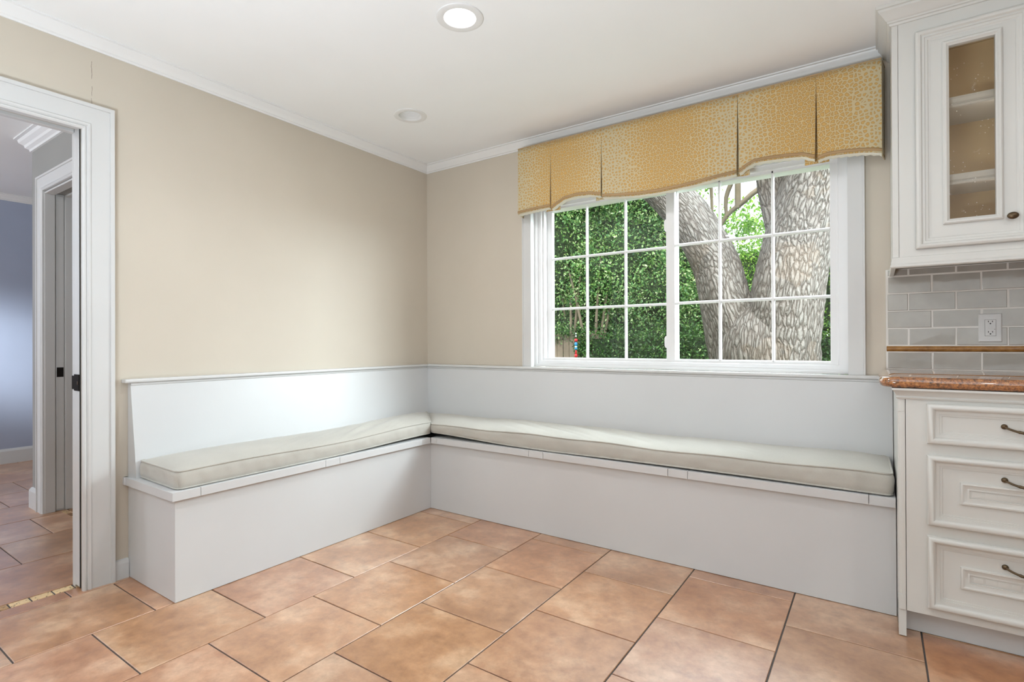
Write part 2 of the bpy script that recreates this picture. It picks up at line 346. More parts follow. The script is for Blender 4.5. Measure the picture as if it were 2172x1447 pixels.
def empty(name, loc=(0, 0, 0)):
    o = bpy.data.objects.new(name, None); C.objects.link(o); o.location = loc; o.empty_display_size = 0.05; return o
def tag(o, label=None, cat=None, group=None, kind=None):
    if label: o['label'] = label
    if cat: o['category'] = cat
    if group: o['group'] = group
    if kind: o['kind'] = kind
    return o
def struct(o): o['kind'] = 'structure'; return o
def tone_attr(o, cols_per_face):
    me = o.data; a = me.color_attributes.new('tone', 'FLOAT_COLOR', 'CORNER')
    arr = np.ones((len(me.loops), 4), dtype=np.float32); k = 0
    ls = np.empty(len(me.polygons), dtype=np.int32); me.polygons.foreach_get('loop_total', ls)
    arr[:, :3] = np.repeat(np.asarray(cols_per_face, dtype=np.float32), ls, axis=0)
    a.data.foreach_set('color', arr.ravel())
def rect_frame(mb, x0, x1, z0, z1, prof, y, put=None, fill=False):
    """profile (inset, height) swept round a rectangle facing -y, mitred"""
    put = put or (lambda x, h, z: (x, y-h, z)); lp = []
    for d, h in prof: lp.append([put(x0+d, h, z0+d), put(x1-d, h, z0+d), put(x1-d, h, z1-d), put(x0+d, h, z1-d)])
    mb.loops(lp, True, False, fill); return mb
random.seed(7)

# ================================================================ SETTING
H = 2.38
# ---- floor: individually toned tiles over a grout bed
box(-6.0, 6.2, -6.0, 0.02, -0.30, -0.004).build('x', M_grout)
fl = bpy.data.objects['x']; fl.name = 'floor'; struct(fl)
tl = MB(); tones = []
def put_tile(mb, x0, x1, y0, y1, rnd, tns, g=0.0026, z=0.0, b=0.0015):
    x0 += g; x1 -= g; y0 += g; y1 -= g
    if x1-x0 < 0.01 or y1-y0 < 0.01: return
    lo = [(x0, y0, -0.006), (x1, y0, -0.006), (x1, y1, -0.006), (x0, y1, -0.006)]
    mi = [(x0, y0, z-b), (x1, y0, z-b), (x1, y1, z-b), (x0, y1, z-b)]
    hi = [(x0+b, y0+b, z), (x1-b, y0+b, z), (x1-b, y1-b, z), (x0+b, y1-b, z)]
    mb.loops([lo, mi, hi], True, False, True)
    c = (rnd.random(), rnd.random(), rnd.random()); tns.extend([c]*9)
rt = random.Random(3)
def fill_cols(xs, y0, y1, starts, pitch=0.42, keep=lambda x, y: True):
    for i in range(len(xs)-1):
        a = starts[i % 2]; k = math.floor((y0-a)/pitch); y = a+k*pitch
        while y < y1:
            ya, yb = max(y, y0), min(y+pitch, y1)
            if keep((xs[i]+xs[i+1])/2, (ya+yb)/2): put_tile(tl, xs[i], xs[i+1], ya, yb, rt, tones)
            y += pitch
xs = [0.033+0.4135*k for k in range(16)]; xs[-1] = 6.2
fill_cols(xs, -6.0, -0.03, (-0.757, -0.545))
xh = [-0.11-0.001]+[-0.575-0.415*k for k in range(14)]; xh = xh[::-1]
fill_cols(xh, -6.0, 0.0, (-2.18+0.0, -1.955))
put_tile_y = [-2.62, -2.19, -1.9]
for a, b2 in ((-6.0, -5.5), (-5.5, -5.0), (-5.0, -4.5), (-4.5, -4.0), (-4.0, -3.5), (-3.5, -3.05), (-3.05, -2.62), (-2.62, -2.165), (-2.165, -1.9)): put_tile(tl, -0.055, 0.033, a, b2, rt, tones)
t1 = tl.build('tiles', M_tile, fl); tone_attr(t1, tones)
mo = MB(); mt = []; rm = random.Random(11); y = -4.0
while y < -1.9:
    l = 0.055+0.02*rm.random(); put_tile(mo, -0.109, -0.057, y, y+l, rm, mt, 0.003, -0.0005); y += l
x = -1.44
while x < -0.2:
    for yy in (-1.80, -1.765, -1.73):
        put_tile(mo, x, x+0.09, yy, yy+0.033, rm, mt, 0.003, 0.001)
    x += 0.09
t2 = mo.build('mosaic_threshold', M_mosaic, fl); tone_attr(t2, mt)

# ---- ceiling with holes for the recessed cans
holes = [(LAMPS[0][0], LAMPS[0][1])]+[LAMP_OFF]+[(a, b) for a, b in LAMPS[1:]]
HR = 0.072; G = 0.11
cx = sorted({-6.2, 6.2}|{h[0]-G for h in holes}|{h[0]+G for h in holes}); cy = sorted({-6.2, 0.0}|{h[1]-G for h in holes}|{h[1]+G for h in holes})
cm = MB()
def inside(x, y): return any(abs(x-a) < G and abs(y-b) < G for a, b in holes)
for i in range(len(cx)-1):
    for j in range(len(cy)-1):
        if not inside((cx[i]+cx[i+1])/2, (cy[j]+cy[j+1])/2):
            cm.add([(cx[i], cy[j], H), (cx[i+1], cy[j], H), (cx[i+1], cy[j+1], H), (cx[i], cy[j+1], H)], [(0, 1, 2, 3)])
for a, b in holes:
    sq = []; ci = []
    for k in range(32):
        t_ = 2*PI*k/32; c_, s_ = math.cos(t_), math.sin(t_); m_ = max(abs(c_), abs(s_))
        sq.append((a+G*c_/m_, b+G*s_/m_, H)); ci.append((a+HR*c_, b+HR*s_, H))
    cm.loops([sq, ci])
cm.box(-6.2, 6.2, -6.2, 0.30, H+0.12, H+0.2)
ce = cm.build('ceiling', M_ceil); struct(ce)

# ---- walls
wl = MB()
DY, DY2, DZ = -2.121, -3.15, 1.985
wl.box(-0.005, 0, DY, 0.18, 0, H); wl.box(-0.100, -0.069, DY, 0.18, 0, H); wl.box(-0.069, -0.005, DY+1.2, DY+1.24, 0, H)
wl.box(-0.100, 0, DY2, DY, DZ+0.12, H); wl.box(-0.005, 0, DY2, DY, DZ, DZ+0.12); wl.box(-0.100, -0.069, DY2, DY, DZ, DZ+0.12)
wl.box(-0.100, 0, -6.0, DY2, 0, H)
struct(wl.build('wall_left', M_wall))
wb = MB(); OX0, OX1, OZ0, OZ1 = 0.927, 2.703, 0.872, 1.985
wb.box(0.0, OX0, 0, 0.18, 0, H); wb.box(OX1, 6.0, 0, 0.18, 0, H); wb.box(OX0, OX1, 0, 0.18, 0, OZ0); wb.box(OX0, OX1, 0, 0.18, OZ1, H)
struct(wb.build('wall_window', M_wall))
struct(box(6.0, 6.15, -6.0, 0.18, 0, H).build('wall_right', M_wall))
struct(box(-6.0, 6.15, -6.15, -6.0, 0, H).build('wall_rear', M_wall))
# side room walls
wa = MB(); AY = -1.87; AX = -1.705
wa.box(AX, -1.47, AY, AY+0.16, 0, H); wa.box(-1.47, -0.10, AY, AY+0.16, 2.0, H)
struct(wa.build('wall_hall', M_gray))
struct(box(AX, AX+0.06, AY+0.16, 0.0, 0, H).build('wall_hall_return', M_gray))
struct(box(-3.67, -3.55, -6.0, 0.18, 0, H).build('wall_far', M_blue))
struct(box(-3.55, -0.10, 0.0, 0.12, 0, H).build('wall_hall_rear', M_gray))

# ---- crown mouldings
CP = [(0.0, -0.053), (0.006, -0.053), (0.008, -0.046), (0.016, -0.043), (0.022, -0.034), (0.030, -0.024), (0.041, -0.015), (0.044, -0.008), (0.053, -0.006), (0.053, 0.0)]
def crown(name, path, prof, mat=M_crown, z=H):
    """path: list of functions out->(x,y)"""
    lp = [[(*p(d), z+h) for d, h in prof] for p in path]
    m = MB(); m.loops(lp, False); return struct(m.build(name, mat, smooth=30))
crown('trim_crown', [lambda d: (d, -6.0), lambda d: (d, -d), lambda d: (2.83, -d)], CP)
CPA = [(0.0, -0.085), (0.01, -0.083), (0.012, -0.07), (0.03, -0.06), (0.034, -0.045), (0.055, -0.03), (0.06, -0.012), (0.075, -0.008), (0.075, 0.0)]
crown('trim_crown_hall', [lambda d: (-0.10, AY-d), lambda d: (AX-d, AY-d), lambda d: (AX-d, 0.0)], CPA)
crown('trim_crown_far', [lambda d: (-3.55+d, -6.0), lambda d: (-3.55+d, 0.0)], CP)

# ---- door casing (left wall), swept with mitres; profile (distance from opening, thickness)
CAS = [(0, 0.0), (0, 0.012), (0.006, 0.016), (0.012, 0.016), (0.014, 0.012), (0.020, 0.018), (0.028, 0.020), (0.031, 0.015), (0.098, 0.018), (0.099, 0.024), (0.114, 0.024), (0.115, 0.0)]
def casing(name, y0, y1, ztop, prof, put, parent=None):
    lp = [[put(y1+d, t, -0.0), put(y1+d, t, ztop+d), put(y0-d, t, ztop+d), put(y0-d, t, 0.0)] for d, t in prof]
    # loops along profile; strips between consecutive profile points
    m = MB(); m.loops(lp, False); o = m.build(name, M_white, parent, smooth=25); return o
struct(casing('trim_doorway', DY2, DY, DZ-0.015, CAS, lambda a, t, z: (t, a, z)))
struct(casing('trim_hall_doorway', -1.46, -0.3, 2.005, CAS[:-1]+[(0.085, 0.024), (0.086, 0)] if False else [(d*0.8, t) for d, t in CAS], lambda a, t, z: (a, AY-t, z)))
# casing of hall doorway is mirrored: its left leg is the visible one
jm = MB()
jm.box(-1.475, -1.455, AY-0.002, AY+0.05, 0, 2.0); jm.box(-1.475, -1.468, AY+0.05, AY+0.10, 0, 2.0); jm.box(-1.475, -1.455, AY+0.10, AY+0.162, 0, 2.0)
jm.box(-1.475, -0.10, AY, AY+0.05, 1.99, 2.004); jm.box(-1.475, -0.10, AY+0.10, AY+0.16, 1.99, 2.004)
struct(jm.build('trim_hall_jamb', M_white, bevel=0.002))
ja = MB()
ja.box(-0.101, -0.070, DY-0.002, DY, 0, DZ)
ja.box(-0.022, 0.001, DY2, DY-0.003, DZ-0.014, DZ); ja.box(-0.101, -0.070, DY2, DY-0.003, DZ-0.014, DZ)
struct(ja.build('trim_door_jamb', M_white, bevel=0.0015))
tk = box(-0.068, -0.006, DY2, DY-0.003, DZ+0.10, DZ+0.119).build('trim_slot_shade', M_dark); struct(tk)  # dark box painting the shade deep in the header slot
# pocket doors
pd = box(-0.067, -0.015, DY-0.0035, -1.30, 0.012, 2.02).build('door_1', M_white, bevel=0.003); struct(pd)
box(-0.0145, -0.0045, DY-0.0028, -1.9, 0.01, 2.0).build('pocket_shade_strip', M_dark, pd)  # solid dark strip painted in as shade between door and casing
box(-0.0675, -0.0120, DY-0.0065, DY-0.0030, 0.850, 0.921).build('latch_plate', M_black, pd, bevel=0.001)
box(-0.096, -0.0675, DY-0.0055, DY-0.0020, 0.856, 0.914).build('strike_lip', M_black, pd)
box(-0.024, -0.018, DY-0.0085, DY-0.006, 0.878, 0.892).build('latch_lever', M_brass, pd)
pd2 = box(-1.50, -1.462, AY+0.055, AY+0.095, 0.012, 1.99).build('door_2', M_white, bevel=0.002); struct(pd2)
box(-1.463, -1.4605, AY+0.058, AY+0.092, 0.845, 0.905).build('strike_plate', M_black, pd2)

# ---- baseboards
BP = [(0.0, 0.0), (0.014, 0.0), (0.014, 0.068), (0.010, 0.082), (0.0, 0.086)]
BPH = [(0.0, 0.0), (0.016, 0.0), (0.016, 0.108), (0.011, 0.120), (0.006, 0.128), (0.0, 0.130)]
def baseboard(name, path, prof):
    m = MB(); m.loops([[(*p(d), z) for d, z in prof] for p in path], True, True, True); return struct(m.build(name, M_white))
baseboard('baseboard_left', [lambda d: (d, -2.010), lambda d: (d, -1.952)], BP)
baseboard('baseboard_hall', [lambda d: (-1.555, AY-d), lambda d: (AX-d, AY-d), lambda d: (AX-d, 0)], BPH)
baseboard('baseboard_far', [lambda d: (-3.55+d, -6.0), lambda d: (-3.55+d, 0)], BPH)

# ================================================================ WINDOW
win = struct(empty('window_1', (1.815, 0.05, 0.9)))
m = MB()   # casing boards: mitred flat casing
pr = [(0.0, 0.0), (0.0, 0.018), (0.046, 0.018), (0.048, 0.022), (0.055, 0.022), (0.055, 0.0)]
m.loops([[(OX1+d, -t, 0.893), (OX1+d, -t, OZ1+d), (OX0-d, -t, OZ1+d), (OX0-d, -t, 0.893)] for d, t in pr], False)
m.box(OX0, OX0+0.012, -0.018, 0.05, 0.893, OZ1); m.box(OX1-0.012, OX1, -0.018, 0.05, 0.893, OZ1); m.box(OX0, OX1, -0.018, 0.05, OZ1-0.012, OZ1)
m.build('window_casing', M_white, win)
m = MB()   # vinyl frame with steps
fr = [(0.0, -0.05), (0.0, -0.03), (0.018, -0.03), (0.018, -0.045), (0.040, -0.045), (0.044, -0.06), (0.056, -0.06), (0.058, -0.14), (0.0, -0.14)]
rect_frame(m, OX0+0.012, OX1-0.012, 0.893, OZ1-0.012, [(min(d, 0.058)*1.0, h) for d, h in fr], 0.0)
m.build('window_frame', M_vinyl, win, smooth=20)
def sash(name, x0, x1, z0, z1, sl, sr, sb, st, y0, y1, vx, hz):
    s = MB()
    gx0, gx1, gz0, gz1 = x0+sl, x1-sr, z0+sb, z1-st
    s.box(x0, gx0, y0, y1, z0, z1); s.box(gx1, x1, y0, y1, z0, z1); s.box(gx0, gx1, y0, y1, z0, gz0); s.box(gx0, gx1, y0, y1, gz1, z1)
    o = s.build(name, M_vinyl, win, bevel=0.003)
    g = box(gx0-0.003, gx1+0.003, (y0+y1)/2-0.002, (y0+y1)/2+0.002, gz0-0.003, gz1+0.003).build('window_glass', M_glass, o)
    mu = MB(); ym = (y0+y1)/2-0.006; h = 0.008
    for x in vx: mu.prism([(-h, 0.012), (-h, 0.004), (-h*0.4, -0.004), (h*0.4, -0.004), (h, 0.004), (h, 0.012)], gz0, gz1, lambda a, p, q, x=x: (x+p, ym-0.008+q, a))
    for z in hz: mu.prism([(-h, 0.012), (-h, 0.004), (-h*0.4, -0.004), (h*0.4, -0.004), (h, 0.004), (h, 0.012)], gx0, gx1, lambda a, p, q, z=z: (a, ym-0.0075+q, z+p))
    mu.build('muntin_grid', M_vinyl, o)
    return o
sash('left_sash', 0.985, 1.86, 0.905, 1.965, 0.047, 0.05, 0.044, 0.04, 0.100, 0.132, (1.283, 1.543), (1.270, 1.600))
rs = sash('right_sash', 1.806, 2.652, 0.900, 1.968, 0.050, 0.037, 0.046, 0.04, 0.062, 0.094, (2.100, 2.362), (1.270, 1.600))
for z in (1.72, 1.05):
    m = MB(); m.prism([(-0.006, 0.034), (-0.012, 0.022), (-0.012, -0.022), (-0.006, -0.034), (0.004, -0.034), (0.004, 0.034)], 0.064, 0.086, lambda a, p, q, z=z: (1.806+p, a, z+q))
    m.build('sash_latch', M_vinyl, win, bevel=0.002)

# ================================================================ BANQUETTE
SZ, ST = 0.417, 0.453
def lidseg(a, b, horiz):
    g = 0.0009
    return (a+g, b-g)
def bench_left():
    e = empty('banquette_bench', (0.23, -1.0, 0)); tag(e, 'white built-in banquette bench along the beige left wall, beside the doorway', 'bench', 'built-in corner bench')
    box(0.002, 0.455, -1.950, -0.003, 0.002, SZ-0.0005).build('base', M_bench, e)
    m = MB(); seams = [-1.968, -1.859, -1.250, -1.163, -0.548, -0.4765]
    for i, (a, b) in enumerate(zip(seams[:-1], seams[1:])):
        ys = lidseg(a, b, 0)
        o = box(0.10 if i in (1, 3) else 0.002, 0.475, ys[0] if i else a, ys[1], SZ, ST).build('seat_lid' if i in (1, 3) else 'seat_board', M_bench, e, bevel=0.0012)
    # boards' inner strip behind the lids, to the corner
    box(0.002, 0.0995, -1.858, -0.003, SZ, ST-0.001).build('seat_board', M_bench, e)
    box(-0.0, 0.02, -1.972, -1.953, SZ, ST).build('end_cap', M_bench, e, bevel=0.003)
    m = MB(); m.prism([(0.002, ST), (0.092, ST), (0.030, 0.875), (0.002, 0.875)], -1.951, -0.003, lambda a, p, q: (p, a, q)); m.build('backrest', M_bench, e)
    m = MB(); m.prism([(0.0, 0.876), (0.042, 0.876), (0.0455, 0.880), (0.0455, 0.889), (0.042, 0.893), (0.0, 0.893)], -1.976, -0.003, lambda a, p, q: (p+0.001, a, q)); m.build('top_rail', M_white, e, bevel=0.0025)
    m = MB(); m.prism([(0.030, 0.862), (0.036, 0.866), (0.036, 0.875), (0.030, 0.875)], -1.951, -0.036, lambda a, p, q: (p, a, q)); m.build('bead_moulding', M_white, e)
def bench_right():
    e = empty('banquette_bench', (1.6, -0.23, 0)); tag(e, 'long white built-in banquette bench running under the window to the cabinet', 'bench', 'built-in corner bench')
    X1 = 2.858
    box(0.456, X1, -0.455, -0.003, 0.002, SZ-0.0005).build('base', M_bench, e)
    seams = [0.4765, 0.524, 1.208, 1.300, 1.986, 2.078, 2.772, X1]
    for i, (a, b) in enumerate(zip(seams[:-1], seams[1:])):
        xs_ = lidseg(a, b, 0)
        box(xs_[0], xs_[1], -0.475, -0.10 if i % 2 else -0.003, SZ, ST).build('seat_lid' if i % 2 else 'seat_board', M_bench, e, bevel=0.0012)
    box(0.5, X1-0.09, -0.0995, -0.003, SZ, ST-0.001).build('seat_board', M_bench, e)
    m = MB(); m.prism([(-0.002, ST), (-0.092, ST), (-0.030, 0.875), (-0.002, 0.875)], 0.0, X1, lambda a, p, q: (a+0.032 if a < 0.1 else a, p, q)); m.build('backrest', M_bench, e)
    m = MB(); m.prism([(0.0, 0.876), (-0.042, 0.876), (-0.0455, 0.880), (-0.0455, 0.889), (-0.042, 0.893), (0.0, 0.893)], 0.046, X1, lambda a, p, q: (a, p-0.001, q)); m.build('top_rail', M_white, e, bevel=0.0025)
    m = MB(); m.prism([(-0.030, 0.862), (-0.036, 0.866), (-0.036, 0.875), (-0.030, 0.875)], 0.036, X1, lambda a, p, q: (a, p, q)); m.build('bead_moulding', M_white, e)
bench_left(); bench_right()

def vnoise(x, y, seed=0):
    def h(i, j):
        n = (i*374761393+j*668265263+seed*1442695041) & 0xffffffff; n = ((n ^ (n >> 13))*1274126177) & 0xffffffff; return ((n ^ (n >> 16)) & 0xffff)/65535.0
    i, j = math.floor(x), math.floor(y); fx, fy = x-i, y-j; fx = fx*fx*(3-2*fx); fy = fy*fy*(3-2*fy)
    return (h(i, j)*(1-fx)+h(i+1, j)*fx)*(1-fy)+(h(i, j+1)*(1-fx)+h(i+1, j+1)*fx)*fy
def cushion(label, A, B, Cc, D, zlo, zhi, crownh, wr, nu=150, nv=22):
    """A back-start, B back-end, Cc front-end, D front-start footprint corners; zlo/zhi functions of u"""
    A, B, Cc, D = [Vector(p).to_2d() if len(p) == 3 else Vector(p) for p in (A, B, Cc, D)]
    e = empty('bench_cushion', ((A.x+Cc.x)/2, (A.y+Cc.y)/2, ST)); tag(e, label, 'cushion', 'fitted bench cushions')
    Lg = (B-A).length
    def P(u, v):  # v 0 back .. 1 front
        W_ = (D-A).length; a_, b_ = min(u, 1-u)*Lg, min(v, 1-v)*W_; R_ = 0.026
        if a_ < R_ and b_ < R_:
            da, db = R_-a_, R_-b_; m_ = max(da, db); h_ = math.hypot(da, db); k_ = m_/h_ if h_ > 1e-9 else 1
            da *= k_; db *= k_; a_ = R_-da; b_ = R_-db
            u = a_/Lg if u < 0.5 else 1-a_/Lg; v = b_/W_ if v < 0.5 else 1-b_/W_
        a = A.lerp(B, u); b = D.lerp(Cc, u); return a.lerp(b, v)
    def rnd(u, v):   # pull corners in a little
        return u, v
    Lg = (B-A).length
    def top(u, v):
        du = min(u, 1-u)*Lg; dv = min(v, 1-v)
        s = (1-math.exp(-du/0.05))*(1-math.exp(-dv/0.13))
        wrk = wr*(0.5-abs(2*vnoise(u*Lg*13+v*8, v*1.8, 3)-1))*s*(0.35+0.65*math.sin(PI*min(1, v)))*(0.15+1.6*math.exp(-((u-0.55)/0.28)**2)) if wr else 0
        return zhi(u)+crownh*s+wrk*(0.4+1.2*vnoise(u*Lg*2.3, 0.5, 9))
    er = [0, 0.003, 0.006, 0.010, 0.014, 0.019, 0.026]; us = [x/Lg for x in er]+[0.026/Lg+(1-0.052/Lg)*i/nu for i in range(1, nu)]+[1-x/Lg for x in er[::-1]]; nu = len(us)-1
    Wd = (D-A).length; vs = [x/Wd for x in er]+[0.026/Wd+(1-0.052/Wd)*j/nv for j in range(1, nv)]+[1-x/Wd for x in er[::-1]]; nv = len(vs)-1
    m = MB()
    m.add([(*P(u, v), top(u, v)) for u in us for v in vs], [(i*(nv+1)+j, (i+1)*(nv+1)+j, (i+1)*(nv+1)+j+1, i*(nv+1)+j+1) for i in range(nu) for j in range(nv)])
    m.add([(*P(u, v), zlo(u)) for u in us for v in vs], [(i*(nv+1)+j, i*(nv+1)+j+1, (i+1)*(nv+1)+j+1, (i+1)*(nv+1)+j) for i in range(nu) for j in range(nv)])
    per = [(u, 0) for u in us]+[(1, v) for v in vs[1:]]+[(u, 1) for u in us[::-1][1:]]+[(0, v) for v in vs[::-1][1:-1]]
    n = len(per); cen = P(0.5, 0.5); K = 7; loops = []
    pp = [P(u, v) for u, v in per]; nr = []
    for i in range(n):
        d = (pp[(i+1) % n]-pp[i-1]).normalized(); q = Vector((d.y, -d.x)); 
        if q.dot(pp[i]-P(min(max(per[i][0], .05), .95), 0.5)) < 0: q = -q
        nr.append(q)
    for k in range(K):
        t_ = k/(K-1); l = []
        for i, (u, v) in enumerate(per):
            z0, z1 = zlo(u), top(u, v); bul = 0.008*(1-(2*t_-1)**4)+0.003*(vnoise(u*Lg*22, t_*1.5+v*9, 5)-0.5)*math.sin(PI*t_)*3
            if v == 0: bul = 0.0
            p = pp[i]+nr[i]*bul; l.append((p.x, p.y, z0+(z1-z0)*t_))
        loops.append(l)
    m.loops(loops)
    o = m.build('cushion_cover', M_cush, e, smooth=50)
    bm = bmesh.new(); bm.from_mesh(o.data); bmesh.ops.remove_doubles(bm, verts=bm.verts, dist=0.0003); bm.to_mesh(o.data); bm.free()
    for z_ in (0, 1):
        t2_ = MB(); t2_.tube([(pp[i].x+nr[i].x*0.002, pp[i].y+nr[i].y*0.002, (top(*per[i])-0.001) if z_ else zlo(per[i][0])+0.004) for i in range(n)], 0.0042, 8, ring=True)
        t2_.build('piping', M_cush, e, smooth=60)
sm = lambda a, b, x: (lambda t: t*t*(3-2*t))(min(1, max(0, (x-a)/(b-a))))
cushion('light grey linen bench cushion on the left wall bench, wrinkled on top', (0.078, -1.930), (0.075, -0.088), (0.447, -0.450), (0.452, -1.938),
        lambda u: ST+0.002+0.016*sm(0.45, 0.98, u)-0.0*u, lambda u: 0.530+0.014*sm(0.5, 1, u)+0.004*math.sin(u*9), 0.022, 0.013)
cushion('long pale linen bench cushion with shaded tan front under the window', (2.838, -0.078), (0.085, -0.080), (0.462, -0.452), (2.846, -0.455),
        lambda u: ST+0.003+0.018*sm(0.72, 1.0, u)+0.005*abs(math.sin(u*5.0)), lambda u: 0.538+0.003*math.sin(u*11+1)+0.0025*math.sin(u*29), 0.024, 0.008, nu=220)

# ================================================================ VALANCE
def valance():
    VX0, VX1, VY, VT = 0.905, 2.823, -0.11, 2.291
    e = empty('window_valance', ((VX0+VX1)/2, -0.05, VT)); tag(e, 'gold leopard print pleated fabric valance with scalloped hem above the window', 'valance')
    pts = {0: [(0.905, 1.873), (0.976, 1.877), (1.05, 1.882), (1.131, 1.884), (1.143, 1.884)],
           1: [(1.149, 1.872), (1.201, 1.897), (1.244, 1.916), (1.328, 1.923), (1.41, 1.918), (1.484, 1.902)],
           2: [(1.490, 1.890), (1.604, 1.876), (1.714, 1.866), (1.819, 1.864), (1.921, 1.868), (2.018, 1.873), (2.095, 1.882), (2.156, 1.887), (2.226, 1.892)],
           3: [(2.234, 1.894), (2.274, 1.918), (2.303, 1.931), (2.359, 1.932), (2.44, 1.928), (2.519, 1.921), (2.570, 1.900)],
           4: [(2.577, 1.893), (2.619, 1.901), (2.668, 1.899), (2.739, 1.893), (2.785, 1.886), (2.823, 1.876)]}
    def hem(k, x):
        p = pts[k]
        x = min(max(x, p[0][0]), p[-1][0])
        for (a, za), (b, zb) in zip(p[:-1], p[1:]):
            if a <= x <= b+1e-9:
                t_ = (x-a)/(b-a); t_ = t_*t_*(3-2*t_)*0.5+t_*0.5; return za+(zb-za)*t_
        return p[-1][1]
    for k in range(5):
        xa, xb = pts[k][0][0], pts[k][-1][0]; n = 24; nz = 10
        gl = 0.0 if k == 0 else 0.0035; gr = 0.0 if k == 4 else 0.0035
        rows = []; bra = []; lin = []
        path = []    # (x at bottom, x at top, y, hem x)
        if k > 0: path.append((xa+gl, xa-0.0025, VY+0.035, xa)); path.append((xa+gl, xa-0.0025, VY+0.004, xa))
        elif k == 0: path += [(xa-0.022, xa-0.012, -0.004, xa), (xa-0.010, xa-0.004, -0.055, xa)]
        for i in range(n+1):
            x_ = xa+(xb-xa)*i/n; f = i/n
            path.append((x_+gl*(1-f)*1.0-gr*f, x_-0.0025*(1-f if k else 0)+0.0025*(f if k < 4 else 0), VY-0.002*math.sin(PI*f), x_))
        if k < 4: path.append((xb-gr, xb+0.0025, VY+0.004, xb)); path.append((xb-gr, xb+0.0025, VY+0.035, xb))
        else: path += [(xb+0.004, xb+0.006, -0.055, xb), (xb+0.012, xb+0.012, -0.004, xb)]
        for (xbt, xtp, y, hx) in path:
            zb = hem(k, hx)
            if y > VY+0.02 and k in (0, 4): zb -= 0.004
            rows.append([(xbt+(xtp-xbt)*j/nz, y-0.004*(1-j/nz), zb+(VT-zb)*j/nz) for j in range(nz+1)])
            bra.append([(xbt, y-0.0065, zb+0.006), (xbt, y-0.0085, zb+0.013), (xbt, y-0.0065, zb+0.020)])
        m = MB(); m.loops(rows, False)
        o = m.build('fabric_panel', M_leopard, e, smooth=50); sf = o.modifiers.new('s', 'SOLIDIFY'); sf.thickness = 0.003; sf.offset = 1 if False else 0
        m = MB(); m.loops(bra, False); b = m.build('braid_trim', M_braid, e, smooth=60); sf = b.modifiers.new('s', 'SOLIDIFY'); sf.thickness = 0.002; sf.offset = 0
        # turned-under lining, a little longer than the face and set behind it
        ln = []
        inner = path[2:-2]
        for i, (xbt, xtp, y, hx) in enumerate(inner):
            zb = hem(k, hx); wv = 0.003*math.sin(i*2.1+k)
            ln.append([(xbt, y-0.002, zb+0.003), (xbt, y+0.006, zb-0.004+wv*0.5), (xbt, y+0.020, zb-0.007+wv), (xbt, y+0.034, zb-0.001), (xbt, y+0.045, zb+0.05)])
        m = MB(); m.loops(ln, False); l_ = m.build('lining', M_lining, e, smooth=60)
    for x in (1.146, 1.487, 2.230, 2.5735):   # inverted pleat inserts behind the slits
        zb = 1.878 if x < 1.3 else 1.895
        rows = [[(x+dx, VY+0.034-0.004*abs(math.sin(i)), zb-0.008+(VT-zb)*j/6) for j in range(7)] for i, dx in enumerate((-0.05, -0.02, 0.0, 0.02, 0.05))]
        m = MB(); m.loops(rows, False); o = m.build('pleat_insert', M_leopard, e); sf = o.modifiers.new('s', 'SOLIDIFY'); sf.thickness = 0.003
    m = MB(); m.tube([(VX0-0.012, -0.006, VT+0.002), (VX0-0.004, -0.055, VT+0.002), (VX0, VY-0.001, VT+0.002), (VX1, VY-0.001, VT+0.002), (VX1+0.006, -0.055, VT+0.002), (VX1+0.012, -0.006, VT+0.002)], 0.0035, 8)
    m.build('top_cord', M_cord, e, smooth=60)
    box(VX0, VX1, VY+0.006, -0.003, VT-0.018, VT+0.001).build('mounting_board', M_cord, e)
valance()

# ================================================================ KITCHEN
MOULD = [(0.0, 0.0), (0.0, 0.008), (0.0015, 0.013), (0.005, 0.018), (0.010, 0.0205), (0.015, 0.0195), (0.0195, 0.015), (0.0225, 0.009), (0.0265, 0.0075), (0.032, 0.0055), (0.034, 0.0055), (0.0345, 0.003), (0.041, 0.0025), (0.0415, 0.0005), (0.044, 0.0)]
def handle(parent, x, z, y):
    m = MB(); w_ = 0.058; pts = []; rs = []
    for i in range(25):
        t_ = i/24*2-1; pts.append((x+w_*t_, y-0.020*(1-abs(t_)**2.6)-0.004, z-0.014*(1-t_*t_))); r = 0.0035+0.0022*math.exp(-(t_/0.35)**2)
        if 0.34 < abs(t_) < 0.5: r = 0.0052 if i % 2 else 0.0042
        rs.append(r)
    m.tube(pts, rs, 10)
    for s_ in (-1, 1):
        m.lathe([(0.0, 0.0), (0.0085, 0.0), (0.0088, -0.003), (0.0065, -0.006), (0.003, -0.008), (0.0, -0.009)], (x+s_*w_, y, z+0.001), axis='y', n=16, cap0=False, cap1=False)
    return m.build('handle', M_brass, parent, smooth=50)
